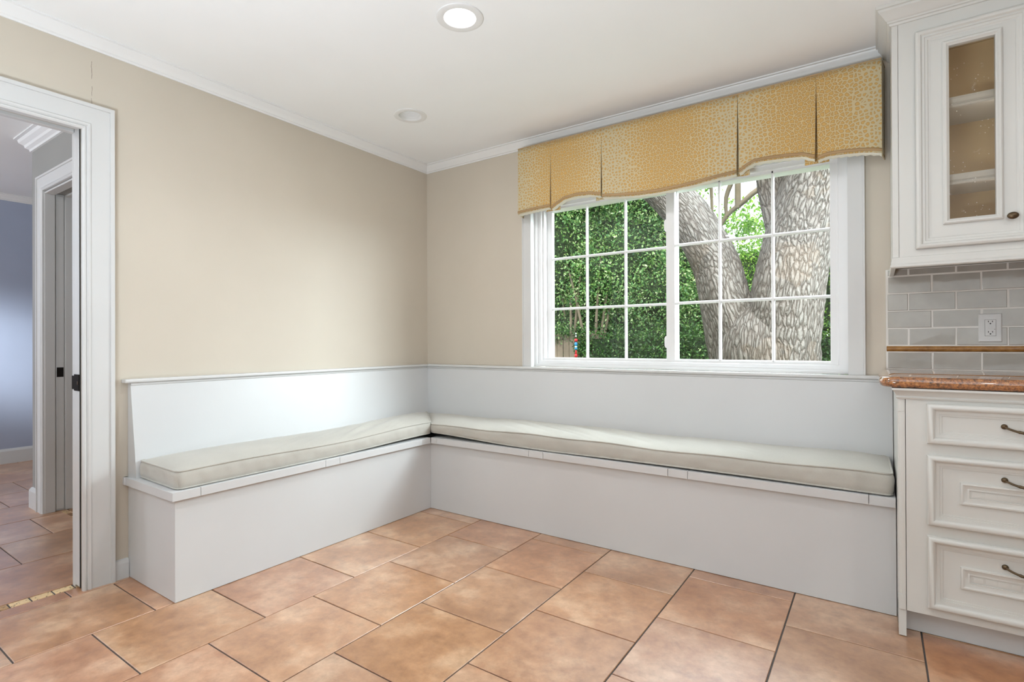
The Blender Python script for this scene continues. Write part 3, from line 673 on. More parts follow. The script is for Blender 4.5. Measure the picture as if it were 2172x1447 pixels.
def drawer(parent, x0, x1, z0, z1, y, inner):
    d = MB(); d.box(x0-0.0, x1, y, y+0.018, z0, z1)
    rect_frame(d, x0, x1, z0, z1, MOULD, y)
    o = d.build('drawer', M_cab, parent, smooth=48)
    cx_, cz = (x0+x1)/2, (z0+z1)/2
    if inner:
        ix0, ix1, iz0, iz1 = x0+0.088, x1-0.088, cz-0.037, cz+0.037
        f = MB(); rect_frame(f, ix0, ix1, iz0, iz1, [(0, 0), (0.001, 0.007), (0.006, 0.0085), (0.013, 0.005), (0.019, 0.003), (0.021, 0.0035), (0.024, 0.0035), (0.0245, 0.0)], y)
        f.build('applied_moulding', M_cab, o, smooth=28)
        q = MB(); zx0, zx1, zz0, zz1 = ix0+0.030, ix1-0.030, cz-0.008, cz+0.008; nsq = 9; st_ = (zx1-zx0)/nsq
        for i in range(nsq): q.box(zx0+i*st_+0.0028, zx0+(i+1)*st_-0.0028, y-0.0022, y+0.001, zz0, zz1)
        q.box(zx0-0.001, zx1+0.001, y-0.0008, y+0.001, zz0-0.004, zz1+0.004)
        q.build('fret_inlay', M_cab, o)
        handle(o, cx_, iz1+0.022 if True else cz, y)
    else: handle(o, cx_, cz+0.004, y)
    return o
def lower_cabinet():
    FX, FY = 2.866, -0.615
    e = empty('base_cabinet', (3.28, -0.3, 0)); tag(e, 'white painted base cabinet with three moulded drawers beside the bench end', 'cabinet')
    X1 = 3.72
    m = MB(); m.box(2.8605, 2.8825, FY+0.006, -0.003, 0.004, 0.884)      # side panel with stop-chamfered stile
    m.build('side_panel', M_cab, e)
    st_ = MB()
    st_.prism([(FX-0.0, FY), (2.8815, FY), (2.8815, FY+0.02), (FX-0.005, FY+0.02), (FX-0.005, FY+0.004)], 0.098, 0.15, lambda a, p, q: (p, q, a))
    st_.prism([(FX+0.004, FY), (2.8815, FY), (2.8815, FY+0.02), (FX-0.005, FY+0.02), (FX-0.005, FY+0.008)], 0.15, 0.80, lambda a, p, q: (p, q, a))
    st_.prism([(FX-0.0, FY), (2.8815, FY), (2.8815, FY+0.02), (FX-0.005, FY+0.02), (FX-0.005, FY+0.004)], 0.80, 0.884, lambda a, p, q: (p, q, a))
    st_.build('corner_stile', M_cab, e, bevel=0.001)
    m = MB(); m.box(2.8835, X1, FY, -0.003, 0.098, 0.884); m.build('cabinet_box', M_cab, e, bevel=0.001)
    m = MB(); m.box(2.8605, 2.884, -0.545, -0.50, 0.002, 0.098); m.box(2.8850, X1, -0.540, -0.50, 0.002, 0.098); m.build('toe_kick', M_bench, e)
    # small crown under the counter, returned at the left end
    cp = [(0.0, 0.845), (0.006, 0.846), (0.009, 0.851), (0.006, 0.856), (0.010, 0.862), (0.020, 0.874), (0.026, 0.877), (0.026, 0.884), (0.0, 0.884)]
    m = MB(); m.loops([[(FX-0.004-d*0.7, -0.10, z) for d, z in cp], [(FX-0.004-d*0.7, FY-d, z) for d, z in cp], [(X1, FY-d, z) for d, z in cp]], True, True, True); m.build('cornice_moulding', M_cab, e, smooth=30)
    for (z0, z1, inn) in ((0.695, 0.833, False), (0.414, 0.656, True), (0.127, 0.376, True)):
        drawer(e, 2.942, 3.458, z0, z1, FY-0.001, inn)
lower_cabinet()
def countertop():
    e = empty('countertop', (3.28, -0.3, 0.885)); tag(e, 'polished brown granite countertop slab on the base cabinet', 'countertop')
    z0, z1 = 0.8855, 0.924; x0, x1, y0, y1 = 2.806, 3.76, -0.645, -0.002
    def outline(ins):
        a = x0+ins; b = y0+ins; r = 0.05; pts = [(x1, y1), (2.8225+ins*0.5, y1), (a, -0.075), (a, b+r)]
        for k in range(1, 8):
            t_ = PI+PI/2*k/8; pts.append((a+r+r*math.cos(t_), b+r+r*math.sin(t_)))
        pts += [(a+r, b), (x1, b)]
        return pts
    lp = []
    hh = (z1-z0)/2
    for k in range(9):
        t_ = -PI/2+PI*k/8; ins = 0.014*(1-math.cos(t_)); lp.append([(p, q, z0+hh+hh*math.sin(t_)) for p, q in outline(ins)])
    m = MB(); m.loops(lp, True, True, True); m.build('granite_slab', M_granite, e, smooth=40)
countertop()
def backsplash():
    e = empty('tile_backsplash', (3.28, -0.003, 0.92)); tag(e, 'pale grey glazed subway tile backsplash with amber pencil strip', 'backsplash')
    X0, X1 = 2.8385, 3.76; yb = -0.0025; g = 0.0016; m = MB(); tn = []; r = random.Random(5)
    rows = [(0.9255, 1.0015, 1), (1.029, 1.107, 0), (1.107, 1.184, 1), (1.184, 1.262, 0), (1.262, 1.341, 1), (1.341, 1.372, 0)]
    for z0, z1, odd in rows:
        xs_ = [X0+0.002]; k = (3.0 if odd else 2.918)
        while k < X1: xs_.append(k); k += 0.1635
        xs_.append(X1)
        for a, b in zip(xs_[:-1], xs_[1:]):
            if b-a < 0.02: continue
            x0, x1, y0, y1 = a+g, b-g, z0+g, z1-g; jit = lambda: (r.random()-0.5)*0.0012
            tl_ = r.random()*0.0012; B = 0.003
            c4 = [(x0, y0), (x1, y0), (x1, y1), (x0, y1)]
            lo = [(p, yb, q) for p, q in c4]; mi = [(p+jit(), yb-0.0045-tl_, q+jit()) for p, q in c4]
            cxx, czz = (x0+x1)/2, (y0+y1)/2
            hi = [(p+(B if p < cxx else -B), yb-0.0068-jit()-tl_, q+(B if q < czz else -B)) for p, q in c4]
            m.loops([lo, mi, hi], True, False, True); c = (r.random(),)*3; tn += [c]*9
    o = m.build('tiles', M_splash, e); tone_attr(o, tn)
    box(X0-0.003, X1, -0.0086, -0.001, 0.9245, 1.372).build('grout', M_splashgrout, e)
    m = MB(); m.prism([(-0.001, 1.003), (-0.012, 1.004), (-0.017, 1.009), (-0.0185, 1.0155), (-0.017, 1.022), (-0.012, 1.027), (-0.001, 1.028)], X0-0.001, X1, lambda a, p, q: (a, p, q))
    m.build('pencil_strip', M_pencil, e, bevel=0.0015, smooth=50)
backsplash()
def outlet():
    e = empty('power_outlet', (3.1895, -0.012, 1.104)); tag(e, 'white double socket outlet plate on the grey tile backsplash', 'outlet')
    x0, x1, z0, z1 = 3.1525, 3.2265, 1.044, 1.163; cx_, cz = (x0+x1)/2, (z0+z1)/2; y = -0.0095
    m = MB(); m.loops([[(x0, y+0.001, z0), (x1, y+0.001, z0), (x1, y+0.001, z1), (x0, y+0.001, z1)], [(x0, y-0.002, z0), (x1, y-0.002, z0), (x1, y-0.002, z1), (x0, y-0.002, z1)],
        [(x0+0.004, y-0.006, z0+0.004), (x1-0.004, y-0.006, z0+0.004), (x1-0.004, y-0.006, z1-0.004), (x0+0.004, y-0.006, z1-0.004)]], True, True, True)
    m.build('cover_plate', M_white, e, smooth=40)
    yf = y-0.0062; w_, h_ = 0.0168, 0.0335
    m = MB(); m.box(cx_-w_-0.0008, cx_+w_+0.0008, yf-0.0001, yf+0.001, cz-h_-0.0008, cz+h_+0.0008); m.build('recess_gap', M_dark, e)
    r_o = box(cx_-w_, cx_+w_, yf-0.0016, yf+0.001, cz-h_, cz+h_).build('receptacle', M_white, e, bevel=0.0006)
    yy = yf-0.0017
    for s_ in (1, -1):
        c0 = cz+s_*0.0215+0.002
        for dx in (-0.0063, 0.0063): box(cx_+dx-0.0011, cx_+dx+0.0011, yy-0.0001, yy+0.0008, c0-0.0005, c0+0.0055).build('slot', M_black, r_o)
        m = MB(); m.lathe([(0.0, 0.0), (0.0026, 0.0), (0.0026, 0.0008), (0.0, 0.0008)], (cx_, yy-0.0001, c0-0.0062), axis='y', n=14, cap0=False, cap1=False); m.build('ground_hole', M_black, r_o)
    m = MB(); m.lathe([(0.0, 0.0), (0.0012, 0.0), (0.0012, 0.0008), (0.0, 0.0008)], (cx_+0.0132, yy-0.0001, cz-0.006), axis='y', n=10, cap0=False, cap1=False); m.build('indicator_lamp', M_black, r_o)
    for k, z in (('reset_button', cz+0.0028), ('test_button', cz-0.0042)): box(cx_-0.0062, cx_+0.0062, yy-0.0007, yy+0.0005, z-0.0028, z+0.0028).build(k, M_white, r_o, bevel=0.0004)
    for z in (cz+0.048, cz-0.048):
        m = MB(); m.lathe([(0.0, 0.0), (0.003, 0.0), (0.0032, 0.0012), (0.0, 0.0014)], (cx_, y-0.0072, z), axis='y', n=14); m.box(cx_-0.0004, cx_+0.0004, y-0.0074, y-0.007, z-0.0022, z+0.0022); m.build('screw', M_white, e)
outlet()

def upper_cabinet():
    e = empty('wall_cabinet', (3.2, -0.17, 1.38)); tag(e, 'white wall cabinet with framed glass door and dark knob over the backsplash', 'cabinet')
    X0, X1, FY, Z0, Z1 = 2.855, 3.72, -0.335, 1.378, 2.33
    m = MB()
    m.box(X0, X0+0.018, FY+0.002, -0.003, Z0, H-0.002)           # side
    m.build('side_panel', M_cab, e)
    box(X1-0.018, X1, FY+0.002, -0.003, Z0, H-0.002).build('side_panel', M_cab, e)
    m = MB(); m.box(X0+0.018, X1-0.018, -0.012, -0.009, Z0, Z1); m.box(X0+0.0185, X0+0.022, FY+0.02, -0.012, Z0, Z1)
    m.box(X0+0.018, X1-0.018, FY+0.02, -0.009, Z0+0.004, Z0+0.03); m.box(X0+0.018, X1-0.018, FY+0.02, -0.009, Z1-0.03, Z1); m.box(3.283, 3.287, FY+0.02, -0.012, Z0, Z1)
    m.build('cabinet_interior', M_tan, e)
    box(X0+0.018, X1-0.018, FY+0.02, -0.01, Z0, Z0+0.003).build('underside', M_cab, e)
    # face frame (left edge stile with a crack)
    m = MB(); m.box(X0, 2.8755, FY, FY+0.018, Z0, Z1+0.02); m.build('edge_stile', M_cab, e, bevel=0.001)
    m = MB(); m.box(2.8765, 2.985, FY, FY+0.018, Z0, Z1+0.02); m.box(3.212, 3.365, FY, FY+0.018, Z0, Z1+0.02); m.box(3.60, X1, FY, FY+0.018, Z0, Z1+0.02)
    
    for a_, b_ in ((2.985, 3.212), (3.365, 3.60)): m.box(a_, b_, FY, FY+0.018, Z0, 1.460); m.box(a_, b_, FY, FY+0.018, 2.20, Z1+0.02)
    m.build('face_frame', M_cab, e)
    for z in (1.652, 1.950):
        m = MB(); m.prism([(-0.012, z+0.002), (-0.29, z+0.002), (-0.29, z), (-0.298, z), (-0.304, z+0.006), (-0.301, z+0.012), (-0.306, z+0.018), (-0.306, z+0.036), (-0.300, z+0.042), (-0.012, z+0.042)] if False else
                          [(-0.012, z+0.022), (-0.292, z+0.022), (-0.292, z+0.0), (-0.300, z+0.002), (-0.303, z+0.009), (-0.299, z+0.013), (-0.304, z+0.018), (-0.306, z+0.030), (-0.303, z+0.040), (-0.012, z+0.040)], X0+0.0225, 3.282, lambda a, p, q: (a, p, q))
        m.build('shelf', M_white, e)
        m = MB(); m.box(3.288, X1-0.02, -0.30, -0.013, z+0.02, z+0.04); m.build('shelf', M_white, e)
    pl_ = light('added_cabinet_fill', 'AREA', (3.20, -0.295, 1.84), (3.02, -0.08, 1.84), 0.55, (1, 0.93, 0.82), shape='RECTANGLE', size=0.02, size_y=0.85)  # unseen strip added to brighten the cabinet interior
    def cab_door(x0, x1, z0, z1, knob_left):
        y = FY-0.001; gx0, gx1, gz0, gz1 = x0+0.103, x1-0.103, z0+0.106, z1-0.083
        d = MB()
        d.box(x0, gx0, y-0.003, y, z0, z1); d.box(gx1, x1, y-0.003, y, z0, z1); d.box(gx0, gx1, y-0.003, y, z0, gz0); d.box(gx0, gx1, y-0.003, y, gz1, z1)
        rect_frame(d, x0, x1, z0, z1, [(0.0, 0.0), (0.0, 0.012), (0.003, 0.017), (0.009, 0.020), (0.016, 0.018), (0.021, 0.012), (0.024, 0.0125), (0.028, 0.0125), (0.030, 0.009), (0.038, 0.0075), (0.041, 0.005), (0.046, 0.004)], y)
        rect_frame(d, gx0-0.020, gx1+0.020, gz0-0.020, gz1+0.020, [(0.0, 0.003), (0.0, 0.011), (0.005, 0.015), (0.011, 0.015), (0.015, 0.010), (0.019, 0.008), (0.020, 0.002), (0.020, -0.014)], y)
        o = d.build('glass_door', M_cab, e, smooth=28)
        box(gx0-0.004, gx1+0.004, y+0.004, y+0.007, gz0-0.004, gz1+0.004).build('seeded_glass', M_seeded, o)
        kx = x0+0.058 if knob_left else x1-0.060; kz = 1.500
        k = MB(); L_ = [(0.0, 0.0), (0.007, 0.0), (0.0065, -0.003), (0.0045, -0.006), (0.0045, -0.012), (0.008, -0.014), (0.0145, -0.018), (0.0165, -0.022), (0.0145, -0.027), (0.008, -0.030), (0.0, -0.031)]
        k.lathe(L_, (0, 0, 0), axis='y', n=24, cap0=False, cap1=False)
        k.v = [(kx+a*1.0, y-0.003+b, kz+c*0.78) for a, b, c in k.v]
        k.build('knob', M_brass, o, smooth=60)
    cab_door(2.930, 3.267, 1.409, 2.257, False)
    cab_door(3.305, 3.642, 1.409, 2.257, True)
    # crown, returned to the wall on the left
    cp = [(0.0, -0.070), (0.005, -0.069), (0.008, -0.062), (0.013, -0.060), (0.014, -0.054), (0.020, -0.050), (0.026, -0.040), (0.036, -0.028), (0.042, -0.022), (0.044, -0.014), (0.050, -0.012), (0.052, 0.0), (0.0, 0.0)]
    m = MB(); m.loops([[(X0-d, -0.0035, H-0.0005+z) for d, z in cp], [(X0-d, FY-d*1.1, H-0.0005+z) for d, z in cp], [(X1, FY-d*1.1, H-0.0005+z) for d, z in cp]], True, True, True)
    m.build('crown_moulding', M_cab, e, smooth=30)
    # light rail
    lr = [(0.0, 1.341), (0.006, 1.341), (0.010, 1.345), (0.010, 1.352), (0.006, 1.357), (0.007, 1.363), (0.004, 1.372), (0.003, 1.382), (0.0, 1.384), (-0.012, 1.384), (-0.012, 1.341)]
    m = MB(); m.loops([[(X0-d*0.8, -0.010, z) for d, z in lr], [(X0-d*0.8, FY-d, z) for d, z in lr], [(X1, FY-d, z) for d, z in lr]], True, True, True)
    m.build('light_rail', M_cab, e, smooth=30)
upper_cabinet()

# ================================================================ CEILING LIGHTS
def downlight(x, y, label, on):
    e = empty('recessed_light', (x, y, H)); tag(e, label, 'ceiling light', 'recessed ceiling lights')
    m = MB(); m.lathe([(0.096, 0.0), (0.095, -0.004), (0.088, -0.0065), (0.066, -0.004), (0.062, 0.004)], (x, y, H-0.0002), n=48, cap0=False, cap1=False)
    m.build('trim_ring', M_trimring, e, smooth=50)
    pr_ = [(0.062, 0.004)]
    for k in range(6): pr_ += [(0.062-0.0036*k, 0.004+0.008*k), (0.0605-0.0036*k, 0.0105+0.008*k)]
    m = MB(); m.lathe(pr_, (x, y, H), n=48, cap0=False, cap1=False); m.build('baffle', M_trimring, e, smooth=20)
    z = 0.008 if on else 0.050; r = 0.060 if on else 0.043
    m = MB(); m.lathe([(0.0, -0.003), (r*0.7, -0.0025), (r, 0.0), (r, 0.003), (0, 0.003)], (x, y, H+z), n=40, cap0=False, cap1=False)
    m.build('lens', M_lamp if on else M_trimring, e, smooth=40)
    box(x-0.075, x+0.075, y-0.075, y+0.075, H+0.056, H+0.06).build('housing', M_trimring, e)
    if on:
        l = light('lamp_light', 'AREA', (x, y, H-0.006), (x, y, 0), 10 if (x, y) == LAMPS[0] else 4, (0.98, 0.97, 0.97), shape='DISK', size=0.11)
        l.parent = e; l.matrix_parent_inverse = Matrix.Translation(-e.location)
downlight(*LAMPS[0], 'lit round recessed ceiling light, bright white', True)
downlight(*LAMP_OFF, 'unlit round recessed ceiling light near the room corner', False)
for k, (x, y) in enumerate(LAMPS[1:]): 
    downlight(x, y, ['assumed lit recessed ceiling light over the kitchen cabinets', 'added lit recessed ceiling light in the rear of the kitchen', 'added lit recessed ceiling light near the rear doorway', 'added lit recessed ceiling light by the far kitchen wall'][k], True)  # lamps out of view: the first assumed, the others added for light

# ================================================================ OUTSIDE
struct(box(-30, 30, 0.18, 45, -0.5, -0.42).build('ground', M_soil))
def grow(path, n=96, step=0.025, seed=1, ridge=0.012):
    """smooth limb through (x,y,z,r) points; returns verts, faces, uvs"""
    P = np.array(path, float); K = len(P); seg = []
    for i in range(K-1):
        p0 = P[max(i-1, 0)]; p1 = P[i]; p2 = P[i+1]; p3 = P[min(i+2, K-1)]
        Ls = np.linalg.norm(p2[:3]-p1[:3]); c = max(2, int(Ls/step))
        for k in range(c):
            t_ = k/c; seg.append(0.5*((2*p1)+(-p0+p2)*t_+(2*p0-5*p1+4*p2-p3)*t_**2+(-p0+3*p1-3*p2+p3)*t_**3))
    seg.append(P[-1]); seg = np.array(seg); m = len(seg)
    T = np.gradient(seg[:, :3], axis=0); T /= np.linalg.norm(T, axis=1)[:, None]
    nrm = np.cross(T[0], [1, 0, 0]); nrm /= np.linalg.norm(nrm); V = []; L_ = 0; Ls = [0]
    if nrm[1] < 0: nrm = -nrm     # seam at the side away from the house
    for i in range(1, m): L_ += np.linalg.norm(seg[i, :3]-seg[i-1, :3]); Ls.append(L_)
    rs_ = np.random.RandomState(seed); ph = rs_.rand(8)*6.28
    th = np.linspace(0, 2*PI, n+1)
    rmean = seg[:, 3].mean()
    for i in range(m):
        nrm = nrm-T[i]*nrm.dot(T[i]); nrm /= np.linalg.norm(nrm); bn = np.cross(T[i], nrm)
        r = seg[i, 3]*(1+0.035*np.sin(3*th+ph[0]+Ls[i]*1.3)+0.03*np.sin(5*th+ph[1]-Ls[i]*2.1)+0.02*np.sin(2*th+ph[2]+Ls[i]*3.0))
        r = r+ridge*0.35*(np.sin(th*23+3*np.sin(Ls[i]*9+ph[3]))*np.sin(Ls[i]*24+th*4+ph[4])+0.6*np.sin(th*41+ph[5]+Ls[i]*13))
        r[-1] = r[0]
        V.append(seg[i, :3]+r[:, None]*(np.cos(th)[:, None]*nrm+np.sin(th)[:, None]*bn))
    V = np.concatenate(V); F = []; UV = []
    for i in range(m-1):
        for j in range(n):
            F.append((i*(n+1)+j, i*(n+1)+j+1, (i+1)*(n+1)+j+1, (i+1)*(n+1)+j))
            for a, b in ((i, j), (i, j+1), (i+1, j+1), (i+1, j)): UV.append((th[b]*rmean+seed*3.7, Ls[a]))
    return V, F, UV
def tree_mesh(name, limbs, mat, parent=None, n=96, step=0.025, ridge=0.012):
    V, F, UV = [], [], []
    off = 0
    for k, l in enumerate(limbs):
        v, f, u = grow(l, n, step, k+1, ridge); V.append(v); F += [tuple(i+off for i in q) for q in f]; UV += u; off += len(v)
    me = bpy.data.meshes.new(name); me.from_pydata(np.concatenate(V).tolist(), [], F); uvl = me.uv_layers.new(name='UVMap'); uvl.data.foreach_set('uv', np.array(UV, dtype=np.float32).ravel())
    me.materials.append(mat)
    for p in me.polygons: p.use_smooth = True
    o = bpy.data.objects.new(name, me); C.objects.link(o)
    if parent: o.parent = parent; o.matrix_parent_inverse = Matrix.Translation(-parent.location)
    return o
def leaves(name, blobs, count, size, mat, seed=0, parent=None, shell=0.35, aspect=0.5):
    """blobs: (cx,cy,cz, rx,ry,rz, weight)"""
    r = np.random.RandomState(seed); B = np.array(blobs, float); wts = B[:, 6]/B[:, 6].sum()
    pick = r.choice(len(B), count, p=wts); d = r.normal(size=(count, 3)); d /= np.linalg.norm(d, axis=1)[:, None]
    rr = (1-shell*r.rand(count)**1.6)*(1+0.10*np.sin(d[:, 0]*9+pick)+0.10*np.sin(d[:, 2]*11+d[:, 1]*7+pick*2))
    cen = B[pick, :3]+d*B[pick, 3:6]*rr[:, None]
    # cluster jitter
    cen += r.normal(size=(count, 3))*size*0.7
    ax = d*0.6+r.normal(size=(count, 3))*0.8+np.array([0, 0, -0.35]); ax /= np.linalg.norm(ax, axis=1)[:, None]
    sd = np.cross(ax, r.normal(size=(count, 3))); sd /= np.linalg.norm(sd, axis=1)[:, None]; nn = np.cross(ax, sd)
    s = size*(0.6+0.8*r.rand(count))[:, None]
    p0 = cen-ax*s*0.5; p2 = cen+ax*s*0.5; p1 = cen+sd*s*aspect*0.5+nn*s*0.10; p3 = cen-sd*s*aspect*0.5+nn*s*0.10
    V = np.stack([p0, p1, p2, p3], 1).reshape(-1, 3)
    i = np.arange(count)*4; F = np.stack([i, i+1, i+2, i, i+2, i+3], 1).reshape(-1, 3)
    me = bpy.data.meshes.new(name); me.vertices.add(len(V)); me.vertices.foreach_set('co', V.astype(np.float32).ravel())
    me.loops.add(F.size); me.loops.foreach_set('vertex_index', F.ravel().astype(np.int32))
    me.polygons.add(len(F)); me.polygons.foreach_set('loop_start', np.arange(0, F.size, 3, dtype=np.int32)); me.polygons.foreach_set('loop_total', np.full(len(F), 3, dtype=np.int32))
    me.update(calc_edges=True)
    a = me.color_attributes.new('tone', 'FLOAT_COLOR', 'CORNER')
    tone = np.clip(r.normal(0.5, 0.25, count), 0, 1); arr = np.ones((count, 6, 4), dtype=np.float32); arr[:, :, :3] = tone[:, None, None]; a.data.foreach_set('color', arr.ravel())
    me.materials.append(mat); o = bpy.data.objects.new(name, me); C.objects.link(o)
    if parent: o.parent = parent; o.matrix_parent_inverse = Matrix.Translation(-parent.location)
    return o
# the big oak
oak = empty('oak_tree', (1.85, 3.0, -0.42)); tag(oak, 'massive forked oak tree with rough grey bark just outside the window', 'tree')
tree_mesh('trunk', [
    [(1.86, 3.05, -0.5, 0.66), (1.85, 3.05, 0.0, 0.56), (1.845, 3.03, 0.6, 0.495), (1.84, 3.0, 1.0, 0.49), (1.84, 3.0, 1.25, 0.40), (1.84, 3.0, 1.42, 0.24), (1.83, 3.0, 1.52, 0.10)],
    [(1.72, 3.02, 0.55, 0.30), (1.60, 2.93, 1.1, 0.29), (1.49, 2.93, 1.50, 0.255), (1.385, 3.0, 1.85, 0.245), (1.245, 3.0, 2.15, 0.235), (1.09, 3.0, 2.42, 0.225), (0.84, 3.02, 2.74, 0.215), (0.45, 3.08, 3.15, 0.20), (-0.1, 3.2, 3.8, 0.18), (-0.5, 3.4, 4.8, 0.14)],
    [(1.96, 2.93, 0.4, 0.36), (2.00, 2.91, 1.0, 0.345), (2.06, 2.91, 1.5, 0.325), (2.13, 2.99, 1.95, 0.315), (2.24, 2.96, 2.35, 0.31), (2.40, 2.90, 2.78, 0.31), (2.62, 2.85, 3.3, 0.28), (2.95, 2.8, 4.1, 0.24), (3.1, 2.8, 5.2, 0.18)],
    [(2.10, 3.05, 1.75, 0.20), (2.04, 3.03, 2.15, 0.175), (1.95, 3.0, 2.5, 0.14), (1.895, 3.0, 2.76, 0.115), (1.83, 3.0, 3.2, 0.10), (1.70, 3.05, 4.2, 0.08)]], M_bark, oak)
leaves('foliage', [(1.2, 3.4, 6.6, 2.6, 1.6, 1.0, 1), (3.3, 3.2, 5.8, 1.8, 1.5, 0.9, 0.7), (-0.9, 3.8, 5.4, 1.6, 1.3, 0.8, 0.6)], 9000, 0.09, M_leaf, 21, oak, 0.9)
def shrub(name, label, cat, group, base, stems, blobs, count, size, mat, seed, shell=0.5, core=0.78):
    e = empty(name, (*base, -0.42)); tag(e, label, cat, group)
    if stems: tree_mesh('stems', stems, M_stem, e, n=12, step=0.12, ridge=0.004)
    leaves('foliage', blobs, count, size, mat, seed, e, shell)
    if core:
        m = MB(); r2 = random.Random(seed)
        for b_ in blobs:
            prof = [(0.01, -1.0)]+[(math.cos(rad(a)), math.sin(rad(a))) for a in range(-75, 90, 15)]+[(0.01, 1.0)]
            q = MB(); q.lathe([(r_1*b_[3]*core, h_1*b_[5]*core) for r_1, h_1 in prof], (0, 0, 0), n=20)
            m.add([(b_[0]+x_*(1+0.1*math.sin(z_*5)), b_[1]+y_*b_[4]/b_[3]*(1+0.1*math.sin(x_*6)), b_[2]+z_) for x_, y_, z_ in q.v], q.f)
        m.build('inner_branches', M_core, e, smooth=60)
    return e
def st3(x, y, h, k=3, r=0.05, sp=0.5, seed=0):
    q = random.Random(seed); o = []
    for i in range(k):
        dx, dy = (q.random()-0.5)*sp, (q.random()-0.5)*sp*0.5
        o.append([(x+dx*0.3, y+dy*0.3, -0.45, r*1.2), (x+dx*0.8, y+dy, h*0.35, r), (x+dx*1.6, y+dy*1.5, h*0.7, r*0.75), (x+dx*2.6, y+dy*2, h, r*0.45)])
    return o
GR = 'shrubby trees beyond the hedge'
shrub('laurel_tree', 'dark green leafy laurel tree at the left edge of the window', 'tree', GR, (-3.3, 7.6), st3(-2.9, 7.75, 2.9, 4, 0.035, 0.5, 1),
      [(-3.5, 7.9, 3.3, 1.2, 0.8, 1.5, 1.2), (-2.7, 7.8, 4.6, 1.0, 0.8, 1.0, 1), (-3.6, 7.9, 5.2, 1.2, 0.9, 1.0, 0.7), (-2.5, 8.0, 2.5, 0.8, 0.5, 0.9, .8), (-3.3, 8.2, 1.3, 1.3, 0.5, 1.0, .6)], 52000, 0.068, M_leaf, 1)
shrub('laurel_tree', 'leafy green tree with sunlit patches behind the left middle window panes', 'tree', GR, (-1.7, 8.0), st3(-2.35, 7.75, 2.9, 4, 0.035, 0.5, 2),
      [(-1.8, 8.2, 3.0, 1.0, 0.7, 1.3, 1), (-1.3, 8.2, 4.4, 1.1, 0.8, 1.0, 1), (-1.9, 8.4, 5.4, 1.1, 0.8, 0.9, .6), (-1.2, 8.3, 2.2, 0.9, 0.6, 0.8, 0.7), (-1.4, 8.5, 1.1, 1.4, 0.5, 1.0, 0.6)], 50000, 0.066, M_leaf, 2)
shrub('laurel_tree', 'dense green tree seen left of the leaning oak limb', 'tree', GR, (-0.2, 8.4), st3(-0.8, 8.8, 3.0, 3, 0.06, 0.4, 3),
      [(-0.95, 8.9, 3.2, 0.7, 0.6, 1.5, 1), (-1.2, 8.9, 4.7, 0.7, 0.7, 1.0, 0.8), (0.0, 8.9, 1.4, 1.2, 0.5, 0.9, 0.8)], 36000, 0.068, M_leaf, 3)
shrub('sunlit_shrub', 'bright yellow green sunlit shrub between the two oak trunks', 'shrub', GR, (1.2, 9.5), st3(0.8, 9.8, 1.6, 3, 0.04, 0.6, 4),
      [(0.55, 9.8, 2.3, 0.9, 0.6, 0.95, 1), (2.3, 9.8, 2.2, 1.2, 0.7, 1.3, 0.8), (-0.6, 9.9, 2.2, 0.8, 0.5, 1.0, 0.6)], 24000, 0.07, M_leafy, 4)
shrub('evergreen_tree', 'green tree glimpsed right of the oak trunk at the window edge', 'tree', GR, (3.0, 8.6), st3(3.0, 8.6, 3.0, 2, 0.08, 0.4, 5),
      [(3.1, 8.8, 3.4, 1.0, 0.7, 1.6, 1), (3.6, 8.8, 5.0, 1.1, 0.8, 1.0, 0.6)], 12000, 0.09, M_leaf, 5)
shrub('far_canopy_tree', 'pale airy tree with thin dark branches against the white sky', 'tree', GR, (1.3, 10.5),
      [[(1.75, 9.9, -0.4, 0.16), (1.8, 9.9, 2.5, 0.13), (1.55, 9.5, 4.0, 0.10), (1.2, 9.3, 5.4, 0.08)], [(-0.1, 8.95, 3.2, 0.03), (0.187, 8.9, 3.70, 0.045), (0.515, 8.9, 3.95, 0.055), (0.85, 8.9, 4.19, 0.06), (1.5, 9.4, 4.6, 0.08)],
       [(0.20, 8.9, 3.65, 0.03), (0.19, 8.9, 4.1, 0.045), (0.333, 8.9, 4.52, 0.05), (0.5, 8.9, 5.3, 0.05)], [(0.42, 8.9, 3.85, 0.06), (0.42, 8.9, 4.76, 0.06), (0.4, 8.9, 5.7, 0.06)], [(-0.08, 8.9, 3.4, 0.02), (-0.10, 8.9, 4.0, 0.03), (-0.12, 8.9, 4.6, 0.035), (-0.15, 8.9, 5.5, 0.04)]],
      [(0.3, 10.6, 3.8, 1.0, 0.5, 0.7, 1), (-0.5, 10.6, 5.4, 0.5, 0.5, 0.9, 0.35)], 1900, 0.10, M_leafy, 6, 0.95, 0)
shrub('canopy_tree', 'tall dense background tree filling the left of the window view', 'tree', GR, (-3.0, 11.0), None,
      [(-6.0, 11.0, 4.0, 2.4, 1.0, 4.0, 1), (-3.4, 11.2, 4.0, 2.0, 1.0, 4.2, 1)], 30000, 0.13, M_leaf, 7)
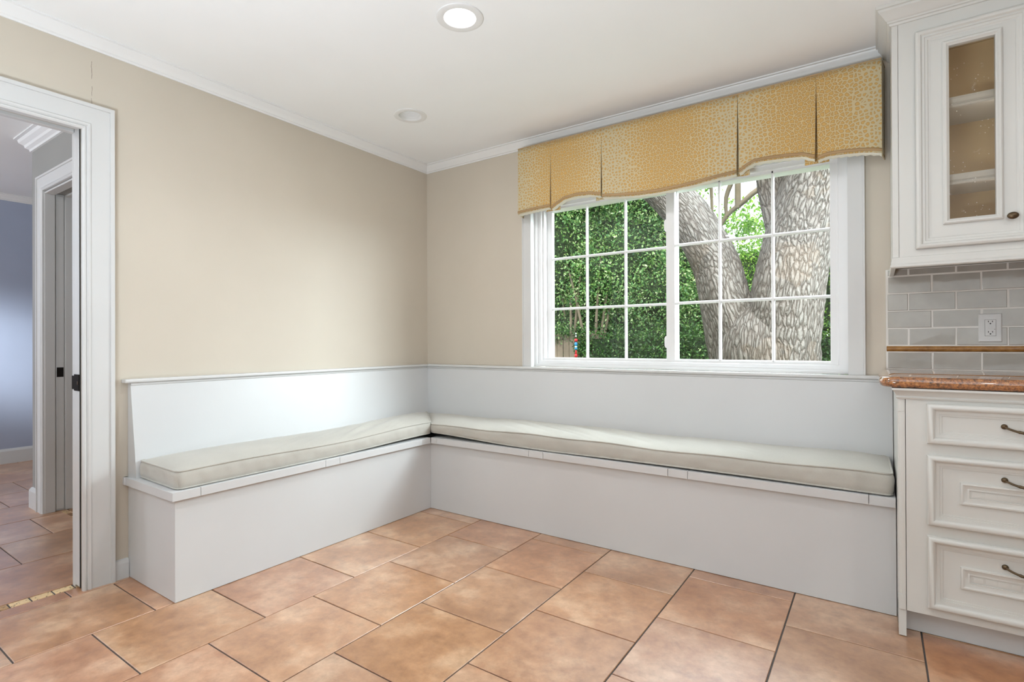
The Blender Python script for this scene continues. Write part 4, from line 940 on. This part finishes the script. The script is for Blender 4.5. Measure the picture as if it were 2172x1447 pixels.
# clipped hedge
rh = np.random.RandomState(4)
hb = [(x, 6.75+0.1*math.sin(x*3), 0.45, 0.42, 0.32, 1.0+0.04*math.sin(x*5), 1) for x in np.arange(-1.75, 4.6, 0.33)]+[(x+0.1, 6.72, 0.0, 0.40, 0.30, 0.5, 0.6) for x in np.arange(-1.8, 4.6, 0.4)]
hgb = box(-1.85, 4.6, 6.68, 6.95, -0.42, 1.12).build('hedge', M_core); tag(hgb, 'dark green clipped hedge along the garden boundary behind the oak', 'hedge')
leaves('hedge_leaves', hb, 60000, 0.055, M_hedge, 8, hgb, 0.5)
for k, x in enumerate(np.arange(-4.6, -1.95, 0.145)):
    h_ = 1.22+0.02*math.sin(k*2.3)
    m = MB(); m.prism([(0.004, -0.42), (0.138, -0.42), (0.138, h_-0.03), (0.115, h_), (0.027, h_), (0.004, h_-0.03)], 7.02+0.008*(k % 2), 7.04+0.008*(k % 2), lambda a, p, q, x=x: (float(x)+p, a, q))
    if k == 0: fence = empty('wooden_fence', (-3.3, 7.05, -0.42)); tag(fence, 'weathered brown wooden board fence at the left end of the hedge', 'fence')
    m.build('fence_board', M_wood, fence, bevel=0.004)
box(-4.7, -1.9, 7.052, 7.09, 0.05, 0.14).build('fence_rail', M_wood, fence); box(-4.7, -1.9, 7.052, 7.09, 0.85, 0.94).build('fence_rail', M_wood, fence)
iv = leaves('ivy', [(-3.4, 7.0, 1.25, 1.3, 0.12, 0.22, 1), (-2.2, 6.98, 0.95, 0.22, 0.12, 0.4, 0.5)], 4200, 0.05, M_hedge, 12, None, 0.9); tag(iv, 'dark ivy spilling over the top of the wooden board fence', 'ivy')
# garden ornament on a thin pole
orn = empty('garden_ornament', (-2.20, 6.3, -0.42)); tag(orn, 'red and blue hanging garden ornament beside the hedge, bottom left of the window', 'ornament')
ox, oy = -2.03, 6.3
m = MB(); m.tube([(ox, oy, -0.42), (ox, oy, 1.28)], 0.006, 8); m.build('pole', M_black, orn)
def bead(name, z, r, hgt, mat):
    m = MB(); m.lathe([(0.0, -hgt)]+[(r*math.cos(a), hgt*math.sin(a)) for a in [rad(d) for d in range(-75, 90, 15)]]+[(0.0, hgt)], (ox, oy, z), n=16, cap0=False, cap1=False); m.build(name, mat, orn, smooth=60)
bead('glass_bead', 1.22, 0.012, 0.02, M_wht); bead('glass_bead', 1.17, 0.014, 0.02, M_wht); bead('red_disc', 1.09, 0.036, 0.035, M_red)
bead('blue_twist', 1.015, 0.032, 0.045, M_bluep); bead('white_twist', 0.965, 0.026, 0.02, M_wht); bead('blue_twist', 0.93, 0.030, 0.03, M_bluep); bead('red_drop', 0.86, 0.018, 0.05, M_red); bead('red_disc', 0.79, 0.034, 0.04, M_red)
